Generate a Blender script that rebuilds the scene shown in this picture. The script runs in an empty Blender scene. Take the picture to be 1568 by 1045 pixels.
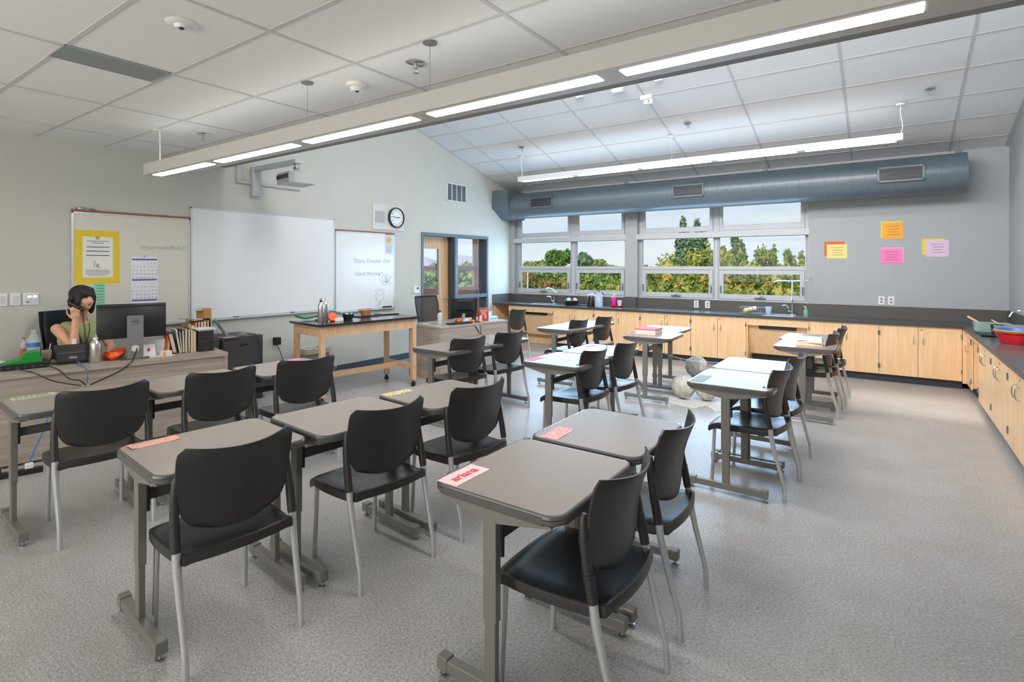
import bpy, bmesh, math, random
from mathutils import Vector, Matrix
R = math.radians
PI = math.pi
SC = bpy.context.scene
COL = SC.collection
rnd = random.Random(7)

# ------------------------------------------------------------------ camera
cam_d = bpy.data.cameras.new('camera')
cam = bpy.data.objects.new('camera', cam_d)
COL.objects.link(cam)
cam.location = (0, 0, 1.587)
cam.rotation_euler = (R(90), 0, 0.610)
cam_d.sensor_width = 36
cam_d.lens = 36 * 819.636 / 1568
cam_d.shift_y = -(522.5 - 407.09) / 1568
cam_d.clip_start = 0.02
cam_d.clip_end = 2000
SC.camera = cam

# ------------------------------------------------------------------ view
vs = SC.view_settings
vs.view_transform = 'Standard'
vs.look = 'None'
vs.gamma = 1
vs.use_curve_mapping = False
vs.exposure = 0.38
SC.cycles.use_denoising = True
SC.cycles.max_bounces = 8
SC.cycles.diffuse_bounces = 4
SC.cycles.transparent_max_bounces = 12
SC.cycles.sample_clamp_indirect = 6
SC.cycles.caustics_reflective = False
SC.cycles.caustics_refractive = False

# ------------------------------------------------------------------ world
W = bpy.data.worlds.new('sky')
SC.world = W
W.use_nodes = True
nt = W.node_tree
nt.nodes.clear()
def N(tree, typ, **kw):
    n = tree.nodes.new(typ)
    for k, v in kw.items():
        if k.startswith('i_'):
            n.inputs[k[2:].replace('_', ' ')].default_value = v
        else:
            setattr(n, k, v)
    return n
wo = N(nt, 'ShaderNodeOutputWorld')
bg = N(nt, 'ShaderNodeBackground')
tc = N(nt, 'ShaderNodeTexCoord')
sep = N(nt, 'ShaderNodeSeparateXYZ')
ramp = N(nt, 'ShaderNodeValToRGB')
ramp.color_ramp.elements[0].position = 0.0
ramp.color_ramp.elements[0].color = (0.80, 0.90, 1.0, 1)
ramp.color_ramp.elements[1].position = 0.45
ramp.color_ramp.elements[1].color = (0.40, 0.62, 0.95, 1)
mp = N(nt, 'ShaderNodeMapping')
mp.inputs['Scale'].default_value = (1.2, 1.2, 9)
noi = N(nt, 'ShaderNodeTexNoise')
noi.inputs['Scale'].default_value = 2.2
noi.inputs['Detail'].default_value = 6
cr2 = N(nt, 'ShaderNodeValToRGB')
cr2.color_ramp.elements[0].position = 0.42
cr2.color_ramp.elements[1].position = 0.70
mix = N(nt, 'ShaderNodeMixRGB')
mix.inputs['Color2'].default_value = (0.92, 0.96, 1.0, 1)
L = nt.links.new
L(tc.outputs['Generated'], sep.inputs[0])
L(sep.outputs['Z'], ramp.inputs['Fac'])
L(tc.outputs['Generated'], mp.inputs['Vector'])
L(mp.outputs[0], noi.inputs['Vector'])
L(noi.outputs['Fac'], cr2.inputs['Fac'])
L(cr2.outputs['Color'], mix.inputs['Fac'])
L(ramp.outputs['Color'], mix.inputs['Color1'])
L(mix.outputs[0], bg.inputs['Color'])
bg.inputs['Strength'].default_value = 0.74
L(bg.outputs[0], wo.inputs['Surface'])

# ------------------------------------------------------------------ sun + daylight
def light(name, typ, loc, energy, color=(1, 1, 1), size=None, size_y=None, rot=None, target=None, **kw):
    d = bpy.data.lights.new(name, typ)
    d.energy = energy
    d.color = color
    if typ == 'AREA':
        d.shape = 'RECTANGLE' if size_y else 'SQUARE'
        d.size = size
        if size_y: d.size_y = size_y
    for k, v in kw.items(): setattr(d, k, v)
    o = bpy.data.objects.new(name, d)
    COL.objects.link(o)
    o.location = loc
    if target is not None:
        o.rotation_euler = (Vector(target) - Vector(loc)).to_track_quat('-Z', 'Y').to_euler()
    elif rot: o.rotation_euler = rot
    return o
light('sun', 'SUN', (0, -30, 40), 2.4, (1.0, 0.93, 0.82), target=(1.6, -30 + 34, 40 - 33), angle=R(3.5))
# daylight through the window bays and clerestory, plus an added unseen fill behind the camera
light('daylight_window_left', 'AREA', (-5.33, 9.50, 1.55), 44, (0.44, 0.70, 1.0), 2.4, 1.05, rot=(R(90), 0, R(180)))
light('daylight_window_right', 'AREA', (-2.42, 9.50, 1.55), 50, (0.44, 0.70, 1.0), 2.6, 1.05, rot=(R(90), 0, R(180)))
light('daylight_clerestory', 'AREA', (-1.7, 3.30, 4.25), 215, (0.98, 0.98, 1.0), 4.8, 1.0, target=(-1.3, 8.4, 0.0))
light('rear_fill', 'AREA', (-2.6, -2.75, 1.7), 110, (1.0, 0.93, 0.84), 6.5, 1.6, target=(-2.6, 5.0, 1.2))

# ------------------------------------------------------------------ materials
def lin(h):
    h = h.lstrip('#')
    c = [int(h[i:i+2], 16) / 255 for i in (0, 2, 4)]
    return tuple([(x / 12.92 if x <= 0.04045 else ((x + 0.055) / 1.055) ** 2.4) for x in c] + [1.0])
MATS = {}
def mat(name, col, rough=0.5, metal=0.0, var=0.0, scale=20, bump=0.0, stretch=None, emit=None, spec=0.5, coat=0.0, alpha=None):
    if name in MATS: return MATS[name]
    m = bpy.data.materials.new(name)
    m.use_nodes = True
    t = m.node_tree
    b = t.nodes['Principled BSDF']
    c = lin(col) if isinstance(col, str) else col
    b.inputs['Base Color'].default_value = c
    b.inputs['Roughness'].default_value = rough
    b.inputs['Metallic'].default_value = metal
    b.inputs['Specular IOR Level'].default_value = spec
    b.inputs['Coat Weight'].default_value = coat
    if emit:
        b.inputs['Emission Color'].default_value = c
        b.inputs['Emission Strength'].default_value = emit
    co = t.nodes.new('ShaderNodeTexCoord')
    mpn = t.nodes.new('ShaderNodeMapping')
    if stretch: mpn.inputs['Scale'].default_value = stretch
    t.links.new(co.outputs['Object'], mpn.inputs['Vector'])
    n = t.nodes.new('ShaderNodeTexNoise')
    n.inputs['Scale'].default_value = scale
    n.inputs['Detail'].default_value = 5
    t.links.new(mpn.outputs[0], n.inputs['Vector'])
    v = max(var, 0.015)
    r = t.nodes.new('ShaderNodeValToRGB')
    r.color_ramp.elements[0].position = 0.3
    r.color_ramp.elements[1].position = 0.7
    r.color_ramp.elements[0].color = tuple([x * (1 - v) for x in c[:3]] + [1])
    r.color_ramp.elements[1].color = tuple([min(1, x * (1 + v)) for x in c[:3]] + [1])
    t.links.new(n.outputs['Fac'], r.inputs['Fac'])
    t.links.new(r.outputs['Color'], b.inputs['Base Color'])
    if bump:
        bp = t.nodes.new('ShaderNodeBump')
        bp.inputs['Strength'].default_value = bump
        bp.inputs['Distance'].default_value = 0.003
        t.links.new(n.outputs['Fac'], bp.inputs['Height'])
        t.links.new(bp.outputs[0], b.inputs['Normal'])
    MATS[name] = m
    return m

def floor_mat():
    m = bpy.data.materials.new('speckled_vinyl')
    m.use_nodes = True
    t = m.node_tree
    b = t.nodes['Principled BSDF']
    co = t.nodes.new('ShaderNodeTexCoord')
    def noise(s, st=(1, 1, 1), det=4):
        mm = t.nodes.new('ShaderNodeMapping'); mm.inputs['Scale'].default_value = st
        t.links.new(co.outputs['Object'], mm.inputs['Vector'])
        n = t.nodes.new('ShaderNodeTexNoise'); n.inputs['Scale'].default_value = s; n.inputs['Detail'].default_value = det
        n.inputs['Roughness'].default_value = 0.65
        t.links.new(mm.outputs[0], n.inputs['Vector']); return n
    a = noise(75, (1, 1.5, 1), 6); c = noise(220, (1, 1.5, 1), 3); d = noise(1.1)
    r = t.nodes.new('ShaderNodeValToRGB')
    e = r.color_ramp.elements
    e[0].position = 0.34; e[0].color = lin('#8b8a89')
    e[1].position = 0.66; e[1].color = lin('#c9c8c6')
    k = e.new(0.5); k.color = lin('#acabaa')
    t.links.new(a.outputs['Fac'], r.inputs['Fac'])
    r2 = t.nodes.new('ShaderNodeValToRGB')
    e = r2.color_ramp.elements
    e[0].position = 0.38; e[0].color = (0.80, 0.80, 0.81, 1)
    e[1].position = 0.62; e[1].color = (1.12, 1.10, 1.08, 1)
    t.links.new(c.outputs['Fac'], r2.inputs['Fac'])
    mx = t.nodes.new('ShaderNodeMixRGB'); mx.blend_type = 'MULTIPLY'; mx.inputs['Fac'].default_value = 1
    t.links.new(r.outputs['Color'], mx.inputs['Color1']); t.links.new(r2.outputs['Color'], mx.inputs['Color2'])
    st_ = noise(3.2, (1, 1, 1), 5)
    r3 = t.nodes.new('ShaderNodeValToRGB'); e = r3.color_ramp.elements
    e[0].position = 0.35; e[0].color = (0.93, 0.915, 0.90, 1); e[1].position = 0.65; e[1].color = (1.04, 1.045, 1.06, 1)
    t.links.new(st_.outputs['Fac'], r3.inputs['Fac'])
    mx2 = t.nodes.new('ShaderNodeMixRGB'); mx2.blend_type = 'MULTIPLY'; mx2.inputs['Fac'].default_value = 1
    t.links.new(mx.outputs[0], mx2.inputs['Color1']); t.links.new(r3.outputs['Color'], mx2.inputs['Color2'])
    t.links.new(mx2.outputs[0], b.inputs['Base Color'])
    mr = t.nodes.new('ShaderNodeMapRange')
    mr.inputs['To Min'].default_value = 0.27; mr.inputs['To Max'].default_value = 0.40
    t.links.new(d.outputs['Fac'], mr.inputs['Value']); t.links.new(mr.outputs[0], b.inputs['Roughness'])
    b.inputs['Specular IOR Level'].default_value = 0.5
    return m
M_FLOOR = floor_mat()
def wood_mat(name, c1, c2, rough=0.4, st=(1, 1, 14), scale=4):
    m = bpy.data.materials.new(name); m.use_nodes = True
    t = m.node_tree; b = t.nodes['Principled BSDF']
    co = t.nodes.new('ShaderNodeTexCoord'); mm = t.nodes.new('ShaderNodeMapping'); mm.inputs['Scale'].default_value = st
    n = t.nodes.new('ShaderNodeTexNoise'); n.inputs['Scale'].default_value = scale; n.inputs['Detail'].default_value = 7; n.inputs['Distortion'].default_value = 0.6
    r = t.nodes.new('ShaderNodeValToRGB'); r.color_ramp.elements[0].color = lin(c1); r.color_ramp.elements[1].color = lin(c2)
    r.color_ramp.elements[0].position = 0.35; r.color_ramp.elements[1].position = 0.65
    t.links.new(co.outputs['Object'], mm.inputs['Vector']); t.links.new(mm.outputs[0], n.inputs['Vector'])
    t.links.new(n.outputs['Fac'], r.inputs['Fac']); t.links.new(r.outputs['Color'], b.inputs['Base Color'])
    b.inputs['Roughness'].default_value = rough
    return m
M_MAPLE = wood_mat('maple_veneer', '#f0c492', '#f8d3a6', 0.38, (18, 18, 1.2), 1.6)
M_BIRCH = wood_mat('oak_leg_wood', '#cfa67f', '#dcb691', 0.5, (10, 10, 1.5), 3)
M_DOORW = wood_mat('door_wood', '#c99b6a', '#dcb384', 0.4, (14, 14, 1), 2)
M_DESK = wood_mat('ash_laminate', '#988c81', '#b0a499', 0.42, (3, 1.0, 30), 1.4)
M_GLASS = bpy.data.materials.new('window_glass'); M_GLASS.use_nodes = True
t = M_GLASS.node_tree; t.nodes.clear()
_o = t.nodes.new('ShaderNodeOutputMaterial'); _mx = t.nodes.new('ShaderNodeMixShader'); _t = t.nodes.new('ShaderNodeBsdfTransparent'); _g = t.nodes.new('ShaderNodeBsdfGlossy')
_f = t.nodes.new('ShaderNodeFresnel'); _f.inputs['IOR'].default_value = 1.3
_t.inputs['Color'].default_value = (0.97, 0.985, 0.98, 1); _g.inputs['Roughness'].default_value = 0.01
_ge = t.nodes.new('ShaderNodeNewGeometry'); _su = t.nodes.new('ShaderNodeMath'); _su.operation = 'SUBTRACT'; _su.inputs[0].default_value = 1.0; _mu = t.nodes.new('ShaderNodeMath'); _mu.operation = 'MULTIPLY'
t.links.new(_ge.outputs['Backfacing'], _su.inputs[1]); t.links.new(_f.outputs[0], _mu.inputs[0]); t.links.new(_su.outputs[0], _mu.inputs[1])
t.links.new(_mu.outputs[0], _mx.inputs['Fac']); t.links.new(_t.outputs[0], _mx.inputs[1]); t.links.new(_g.outputs[0], _mx.inputs[2]); t.links.new(_mx.outputs[0], _o.inputs['Surface'])
def clear_mat(name, tint, mixf=0.3, rough=0.08):
    m = bpy.data.materials.new(name); m.use_nodes = True
    t = m.node_tree; b = t.nodes['Principled BSDF']; o = t.nodes['Material Output']
    b.inputs['Base Color'].default_value = lin(tint); b.inputs['Roughness'].default_value = rough
    tr = t.nodes.new('ShaderNodeBsdfTransparent'); mx = t.nodes.new('ShaderNodeMixShader'); mx.inputs['Fac'].default_value = mixf
    t.links.new(tr.outputs[0], mx.inputs[1]); t.links.new(b.outputs[0], mx.inputs[2]); t.links.new(mx.outputs[0], o.inputs['Surface'])
    return m
M_CLEAR = clear_mat('clear_plastic', '#e6eef2', 0.32)
M_DISH = clear_mat('glass_dish', '#a9c4be', 0.5)
M_MESHB = clear_mat('chair_mesh_weave', '#3c3c3e', 0.72, 0.8)

M_WALL = mat('wall_paint', '#c7c6bd', 0.75, var=0.01, scale=3)
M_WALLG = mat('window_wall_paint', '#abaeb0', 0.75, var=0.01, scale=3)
M_CEIL = mat('ceiling_tile', '#e9e9e8', 0.9, var=0.02, scale=160)
M_GRID = mat('ceiling_grid', '#cacac8', 0.6)
M_SOFF = mat('soffit_shade_grey', '#8d8c88', 0.8, var=0.02)  # grey carries the soffit's weaker light in its colour
M_BASE = mat('rubber_base', '#42505c', 0.45)
M_TOE = mat('toe_kick', '#34373a', 0.5)
M_WFR = mat('window_frame_paint', '#bfc3c6', 0.4)
M_GASK = mat('window_gasket', '#6d7377', 0.5)
M_DUCT = mat('duct_paint', '#5f6b73', 0.33, var=0.03, scale=6)
M_DARK = mat('dark_slot', '#26282b', 0.5)
M_GRILL = mat('grille_metal', '#8d8c86', 0.4, 0.5)
M_DFR = mat('door_frame_paint', '#5f6f7b', 0.4)
M_DREC = mat('door_jamb_dark', '#3d4650', 0.5)
M_COUNT = mat('counter_epoxy', '#4c4d4e', 0.24, var=0.05, scale=40)
M_SPLASH = mat('backsplash_laminate', '#55534f', 0.5, var=0.04, scale=90)
M_EDGE = mat('counter_edge', '#3f4042', 0.4)
M_SIL = mat('satin_metal', '#b9bbb8', 0.35, 0.75)
M_CHR = mat('chrome', '#d8dadc', 0.12, 1.0)
M_STEEL = mat('stainless', '#b4b6b8', 0.28, 0.9)
M_BOT = mat('brushed_aluminium', '#c9c6c1', 0.3, 0.8)
M_TOP = mat('laminate_top', '#958b83', 0.30, var=0.03, scale=300)
M_TEDGE = mat('table_edge_rubber', '#565553', 0.22)
M_LEG = mat('table_leg_paint', '#7f7d77', 0.35, 0.25)
M_LEGD = mat('table_beam_paint', '#666561', 0.4, 0.2)
M_CLEG = mat('chair_leg_silver', '#c3c6c8', 0.28, 0.55)
M_SHELL = mat('chair_shell_plastic', '#2b2a29', 0.34, var=0.03, scale=200, bump=0.05)
M_SEAT = mat('chair_seat_plastic', '#26272a', 0.27, var=0.03, scale=200, bump=0.05)
M_SLV = mat('chair_sleeve_plastic', '#2b2a2a', 0.4)
M_BLK = mat('black_plastic', '#1e1f21', 0.35)
M_BLKM = mat('black_matte', '#232427', 0.7)
M_DGR = mat('dark_grey_metal', '#4b4b4f', 0.4, 0.2)
M_WBD = mat('whiteboard', '#e9ebec', 0.16, var=0.01, scale=2)
M_WBT = mat('tack_panel', '#dad6c9', 0.3, var=0.01)
M_ALU = mat('aluminium_trim', '#d3d5d6', 0.35, 0.5)
M_CORK = mat('cork_strip', '#9a6a4b', 0.7, var=0.1, scale=80)
M_WHITE = mat('white_plastic', '#e6e6e3', 0.4)
M_PAPER = mat('paper', '#e9e7e2', 0.7)
M_INK = mat('ink', '#55555c', 0.7)
M_MARK = mat('marker_blue', '#99a0b2', 0.6)
M_MARKG = mat('marker_grey', '#9b9b9d', 0.6)
M_YEL = mat('yellow_card', '#e8c92f', 0.7)
M_PENDW = mat('fixture_paint', '#c3c1bd', 0.4)
M_PENDL = mat('fixture_white', '#e3e5e6', 0.4)
M_LAMP = mat('lamp_lens', (1, 0.99, 0.97, 1), 0.4, emit=5.0)
M_PROJ = mat('projector_white', '#b9bcbc', 0.4)
M_RED = mat('red_plastic', '#cf2432', 0.3)
M_ORG = mat('orange_plastic', '#ee5a1c', 0.35)
M_GRN = mat('green_plastic', '#128a34', 0.4)
M_BLUE = mat('blue_cable', '#3c6fae', 0.4)
M_TAN = mat('tan_binder', '#cdb184', 0.6)
M_SKIN = mat('skin', '#d9a384', 0.5, var=0.03)
M_HAIR = mat('black_hair', '#1b1412', 0.6, var=0.15, scale=60, stretch=(8, 8, 1))
M_CLOTH = mat('green_cloth', '#a3aa77', 0.85, var=0.08, scale=30)
M_PANTS = mat('dark_trousers', '#2c2d33', 0.85)
M_NEWS = mat('papier_mache', '#c9c5b8', 0.75, var=0.22, scale=26, bump=0.3)
M_NEWSD = mat('papier_mache_grey', '#a5a59f', 0.75, var=0.25, scale=26, bump=0.3)
M_BASKET = mat('wicker', '#c4935c', 0.7, var=0.15, scale=120)
M_TERR = mat('terracotta_paint', '#bb8870', 0.6)
M_GROUND = mat('outdoor_grass', '#8b9a4e', 0.9, var=0.3, scale=0.2)
M_ASPH = mat('asphalt', '#8a8884', 0.9)
def cmat(hexc, rough=0.6): return mat('paint_' + hexc.lstrip('#'), hexc, rough)

# ------------------------------------------------------------------ mesh helpers
def nb(): return bmesh.new()
def add_box(bm, c, s, rot=None, bev=0.0, seg=2):
    r = bmesh.ops.create_cube(bm, size=1.0)
    vs_ = r['verts']
    bmesh.ops.scale(bm, vec=s, verts=vs_)
    if bev > 0:
        es = list({e for v in vs_ for e in v.link_edges})
        rb = bmesh.ops.bevel(bm, geom=es, offset=bev, segments=seg, affect='EDGES', profile=0.5)
        vs_ = list({v for f in rb['faces'] for v in f.verts} | {v for v in vs_ if v.is_valid})
    m = Matrix.Translation(c)
    if rot is not None:
        m = m @ (rot if isinstance(rot, Matrix) else Matrix.Rotation(rot, 4, 'Z'))
    bmesh.ops.transform(bm, matrix=m, verts=vs_)
    return vs_
def bx(bm, x0, x1, y0, y1, z0, z1, bev=0.0):
    return add_box(bm, ((x0+x1)/2, (y0+y1)/2, (z0+z1)/2), (abs(x1-x0), abs(y1-y0), abs(z1-z0)), None, bev)
def add_cyl(bm, p0, p1, r0, r1=None, n=16, caps=True):
    p0, p1 = Vector(p0), Vector(p1)
    d = p1 - p0
    r = bmesh.ops.create_cone(bm, cap_ends=caps, segments=n, radius1=r0, radius2=(r0 if r1 is None else max(r1, 1e-4)), depth=d.length)
    q = d.to_track_quat('Z', 'Y').to_matrix().to_4x4()
    bmesh.ops.transform(bm, matrix=Matrix.Translation((p0+p1)/2) @ q, verts=r['verts'])
def add_tube(bm, pts, r, n=8, rads=None, flat=None):
    pts = [Vector(p) for p in pts]
    rings = []
    up = Vector((0, 0, 1))
    prevx = None
    for i, p in enumerate(pts):
        t_ = (pts[min(i+1, len(pts)-1)] - pts[max(i-1, 0)]).normalized()
        if prevx is None:
            a = up if abs(t_.dot(up)) < 0.95 else Vector((1, 0, 0))
            x = a.cross(t_).normalized()
        else:
            x = (prevx - t_ * prevx.dot(t_)).normalized()
        prevx = x
        y = t_.cross(x)
        rr = rads[i] if rads else r
        rings.append([bm.verts.new(p + x*math.cos(2*PI*k/n)*rr + y*math.sin(2*PI*k/n)*rr*(flat or 1)) for k in range(n)])
    for a, b in zip(rings, rings[1:]):
        for k in range(n):
            bm.faces.new((a[k], a[(k+1) % n], b[(k+1) % n], b[k]))
    bm.faces.new(list(reversed(rings[0]))); bm.faces.new(rings[-1])
def smooth_pts(pts, it=2):
    pts = [Vector(p) for p in pts]
    for _ in range(it):
        q = [pts[0]]
        for a, b in zip(pts, pts[1:]):
            q += [a.lerp(b, 0.25), a.lerp(b, 0.75)]
        q.append(pts[-1]); pts = q
    return pts
def add_lathe(bm, prof, c=(0, 0, 0), n=20, close=True):
    rings = []
    for r, z in prof:
        rings.append([bm.verts.new((c[0]+r*math.cos(2*PI*k/n), c[1]+r*math.sin(2*PI*k/n), c[2]+z)) for k in range(n)])
    for a, b in zip(rings, rings[1:]):
        for k in range(n):
            bm.faces.new((a[k], a[(k+1) % n], b[(k+1) % n], b[k]))
    if close:
        if prof[0][0] > 1e-5: bm.faces.new(list(reversed(rings[0])))
        if prof[-1][0] > 1e-5: bm.faces.new(rings[-1])
def add_prism(bm, poly, z0, z1, ax='z'):
    def P(a, b, c):
        return {'z': (a, b, c), 'x': (c, a, b), 'y': (a, c, b)}[ax]
    lo = [bm.verts.new(P(a, b, z0)) for a, b in poly]
    hi = [bm.verts.new(P(a, b, z1)) for a, b in poly]
    n = len(poly)
    for i in range(n):
        bm.faces.new((lo[i], lo[(i+1) % n], hi[(i+1) % n], hi[i]))
    bm.faces.new(list(reversed(lo))); bm.faces.new(hi)
def rrect(x0, x1, y0, y1, r, n=5):
    out = []
    for cx, cy, a0 in ((x1-r, y1-r, 0), (x0+r, y1-r, 90), (x0+r, y0+r, 180), (x1-r, y0+r, 270)):
        for k in range(n+1):
            a = R(a0 + 90*k/n); out.append((cx+r*math.cos(a), cy+r*math.sin(a)))
    return out
def obj(name, bm, m, parent=None, smooth=False, loc=None, rotz=None):
    bmesh.ops.recalc_face_normals(bm, faces=bm.faces)
    me = bpy.data.meshes.new(name)
    bm.to_mesh(me); bm.free()
    me.materials.append(m)
    if smooth:
        me.shade_smooth()
        me.set_sharp_from_angle(angle=R(38))
    o = bpy.data.objects.new(name, me)
    COL.objects.link(o)
    if loc is not None: o.location = loc
    if rotz is not None: o.rotation_euler = (0, 0, rotz)
    if parent is not None: o.parent = parent
    return o
def tag(o, label=None, cat=None, group=None, kind=None):
    if label: o['label'] = label
    if cat: o['category'] = cat
    if group: o['group'] = group
    if kind: o['kind'] = kind
    return o
def thing(name, label, cat, loc=(0, 0, 0), rotz=0.0, group=None):
    o = bpy.data.objects.new(name, None)
    o.empty_display_size = 0.1
    COL.objects.link(o)
    o.location = loc; o.rotation_euler = (0, 0, rotz)
    return tag(o, label, cat, group)
def struct(name, bm, m, parent=None, smooth=False):
    o = obj(name, bm, m, parent, smooth)
    if parent is None: o['kind'] = 'structure'
    return o
def dup(root, loc, rotz, label, group=None):
    def cp(o, par):
        c = o.copy(); COL.objects.link(c)
        if par is not None: c.parent = par
        for ch in o.children: cp(ch, c)
        return c
    r = cp(root, None)
    r.location = loc; r.rotation_euler = (0, 0, rotz)
    r['label'] = label
    if group: r['group'] = group
    return r
def text(name, body, size, m, parent, loc, rot, extrude=0.0004, bold=0.0, align='CENTER', spacing=1.0, line=1.0, shear=0.0):
    c = bpy.data.curves.new(name, 'FONT')
    c.body = body; c.size = size; c.extrude = extrude; c.offset = bold
    c.align_x = align; c.align_y = 'CENTER'; c.space_character = spacing; c.space_line = line; c.shear = shear
    c.materials.append(m)
    o = bpy.data.objects.new(name, c); COL.objects.link(o)
    if parent is not None: o.parent = parent
    dg = bpy.context.evaluated_depsgraph_get()
    me = bpy.data.meshes.new_from_object(o.evaluated_get(dg))
    bpy.data.objects.remove(o)
    o = bpy.data.objects.new(name, me); COL.objects.link(o)
    if parent is not None: o.parent = parent
    o.location = loc; o.rotation_euler = rot
    return o
ROT_LW = (R(90), 0, R(90))      # text on the left wall, read from the room
ROT_BW = (R(90), 0, 0)          # text on the window wall

# ------------------------------------------------------------------ room
XL, XR, YB, YR = -6.71, 1.33, 9.54, -2.6
EY, FZ, SZ0, SS = 3.40, 2.835, 3.17, 0.2817
def slz(y): return SZ0 + SS * (YB - y)
bm = nb(); bx(bm, XL-0.3, XR+0.3, YR-0.3, YB+0.3, -0.2, 0); struct('floor', bm, M_FLOOR)
# left wall with the door opening
DY0, DY1, DZ = 6.81, 8.73, 2.18
bm = nb()
bx(bm, XL-0.2, XL, YR, DY0, 0, 5.2)
bx(bm, XL-0.2, XL, DY1, YB+0.2, 0, 5.2)
bx(bm, XL-0.2, XL, DY0, DY1, DZ, 5.2)
struct('wall_left', bm, M_WALL)
bm = nb(); bx(bm, XR, XR+0.2, YR, YB+0.2, 0, 5.2); struct('wall_right', bm, M_WALLG)
# window wall
W1 = (-6.60, -4.05); W2 = (-3.81, -1.00); WZ0, WZ1 = 0.965, 2.80
bm = nb()
bx(bm, XL-0.2, W1[0], YB, YB+0.28, 0, 3.4)
bx(bm, W1[1], W2[0], YB, YB+0.28, 0, 3.4)
bx(bm, W2[1], XR+0.2, YB, YB+0.28, 0, 3.4)
for w in (W1, W2):
    bx(bm, w[0], w[1], YB, YB+0.28, 0, WZ0)
    bx(bm, w[0], w[1], YB, YB+0.28, WZ1, 3.4)
struct('wall_back', bm, M_WALLG)
# rear wall behind the camera, with a long opening added to let in light
bm = nb()
bx(bm, XL-0.2, XR+0.2, YR-0.2, YR, 0, 0.95)
bx(bm, XL-0.2, XR+0.2, YR-0.2, YR, 2.5, 3.0)
bx(bm, XL-0.2, -5.9, YR-0.2, YR, 0.95, 2.5)
bx(bm, 0.7, XR+0.2, YR-0.2, YR, 0.95, 2.5)
struct('wall_front', bm, M_WALL)
# flat ceiling, slope, clerestory riser
ce = nb(); bx(ce, XL, XR, YR, EY, FZ, FZ+0.12)
flat = struct('ceiling', ce, M_CEIL)
GX = [0.713 - 1.132*k for k in range(7)]
bm = nb()
for x in GX: bx(bm, x-0.012, x+0.012, YR, 2.82, FZ-0.004, FZ+0.002)
y = 2.70
while y > YR:
    bx(bm, XL, XR, y-0.012, y+0.012, FZ-0.0035, FZ+0.002); y -= 0.555
obj('grid', bm, M_GRID, flat)
bm = nb(); bx(bm, XL, XR, 2.82, EY, FZ-0.035, FZ-0.0005)
struct('trim_1', bm, M_SOFF)
bm = nb()
add_prism(bm, [(EY-0.1, slz(EY-0.1)), (YB+0.3, slz(YB+0.3)), (YB+0.3, slz(YB+0.3)+0.12), (EY-0.1, slz(EY-0.1)+0.12)], XL-0.2, XR+0.2, 'x')
slope = struct('ceiling_slope', bm, M_CEIL)
bm = nb()
ny = 1 / math.sqrt(1 + SS*SS)
def slbar(bm, x0, x1, y0, y1, d=0.004):
    add_prism(bm, [(y0, slz(y0)-d), (y1, slz(y1)-d), (y1, slz(y1)+0.002), (y0, slz(y0)+0.002)], x0, x1, 'x')
for x in GX: slbar(bm, x-0.013, x+0.013, EY, YB)
y = 9.23
while y > EY:
    slbar(bm, XL, XR, y-0.012, y+0.012, 0.0035); y -= 0.5575
slbar(bm, XL, XL+0.03, EY, YB, 0.006); slbar(bm, XR-0.05, XR, EY, YB, 0.006)
obj('grid', bm, M_GRID, slope)
bm = nb()
bx(bm, XL-0.2, XR+0.2, EY-0.12, EY, FZ+0.12, 3.6)
bx(bm, XL-0.2, XR+0.2, EY-0.12, EY, 4.75, 5.2)
bx(bm, XL-0.2, -6.4, EY-0.12, EY, 3.6, 4.75); bx(bm, 1.0, XR+0.2, EY-0.12, EY, 3.6, 4.75)
struct('wall_clerestory', bm, M_WALL)
# roof skins keep the sun out except through the clerestory
bm = nb(); bx(bm, XL-0.25, XR+0.25, YR-0.3, EY-0.12, FZ+0.2, FZ+0.3); struct('roof', bm, M_SOFF)
# baseboards
bm = nb(); bx(bm, XL, XL+0.012, YR, DY0-0.04, 0, 0.10, 0.003); struct('baseboard_left', bm, M_BASE)
bm = nb(); bx(bm, XL, XL+0.012, DY1+0.04, YB, 0, 0.10, 0.003); struct('baseboard_left_corner', bm, M_BASE)

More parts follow.
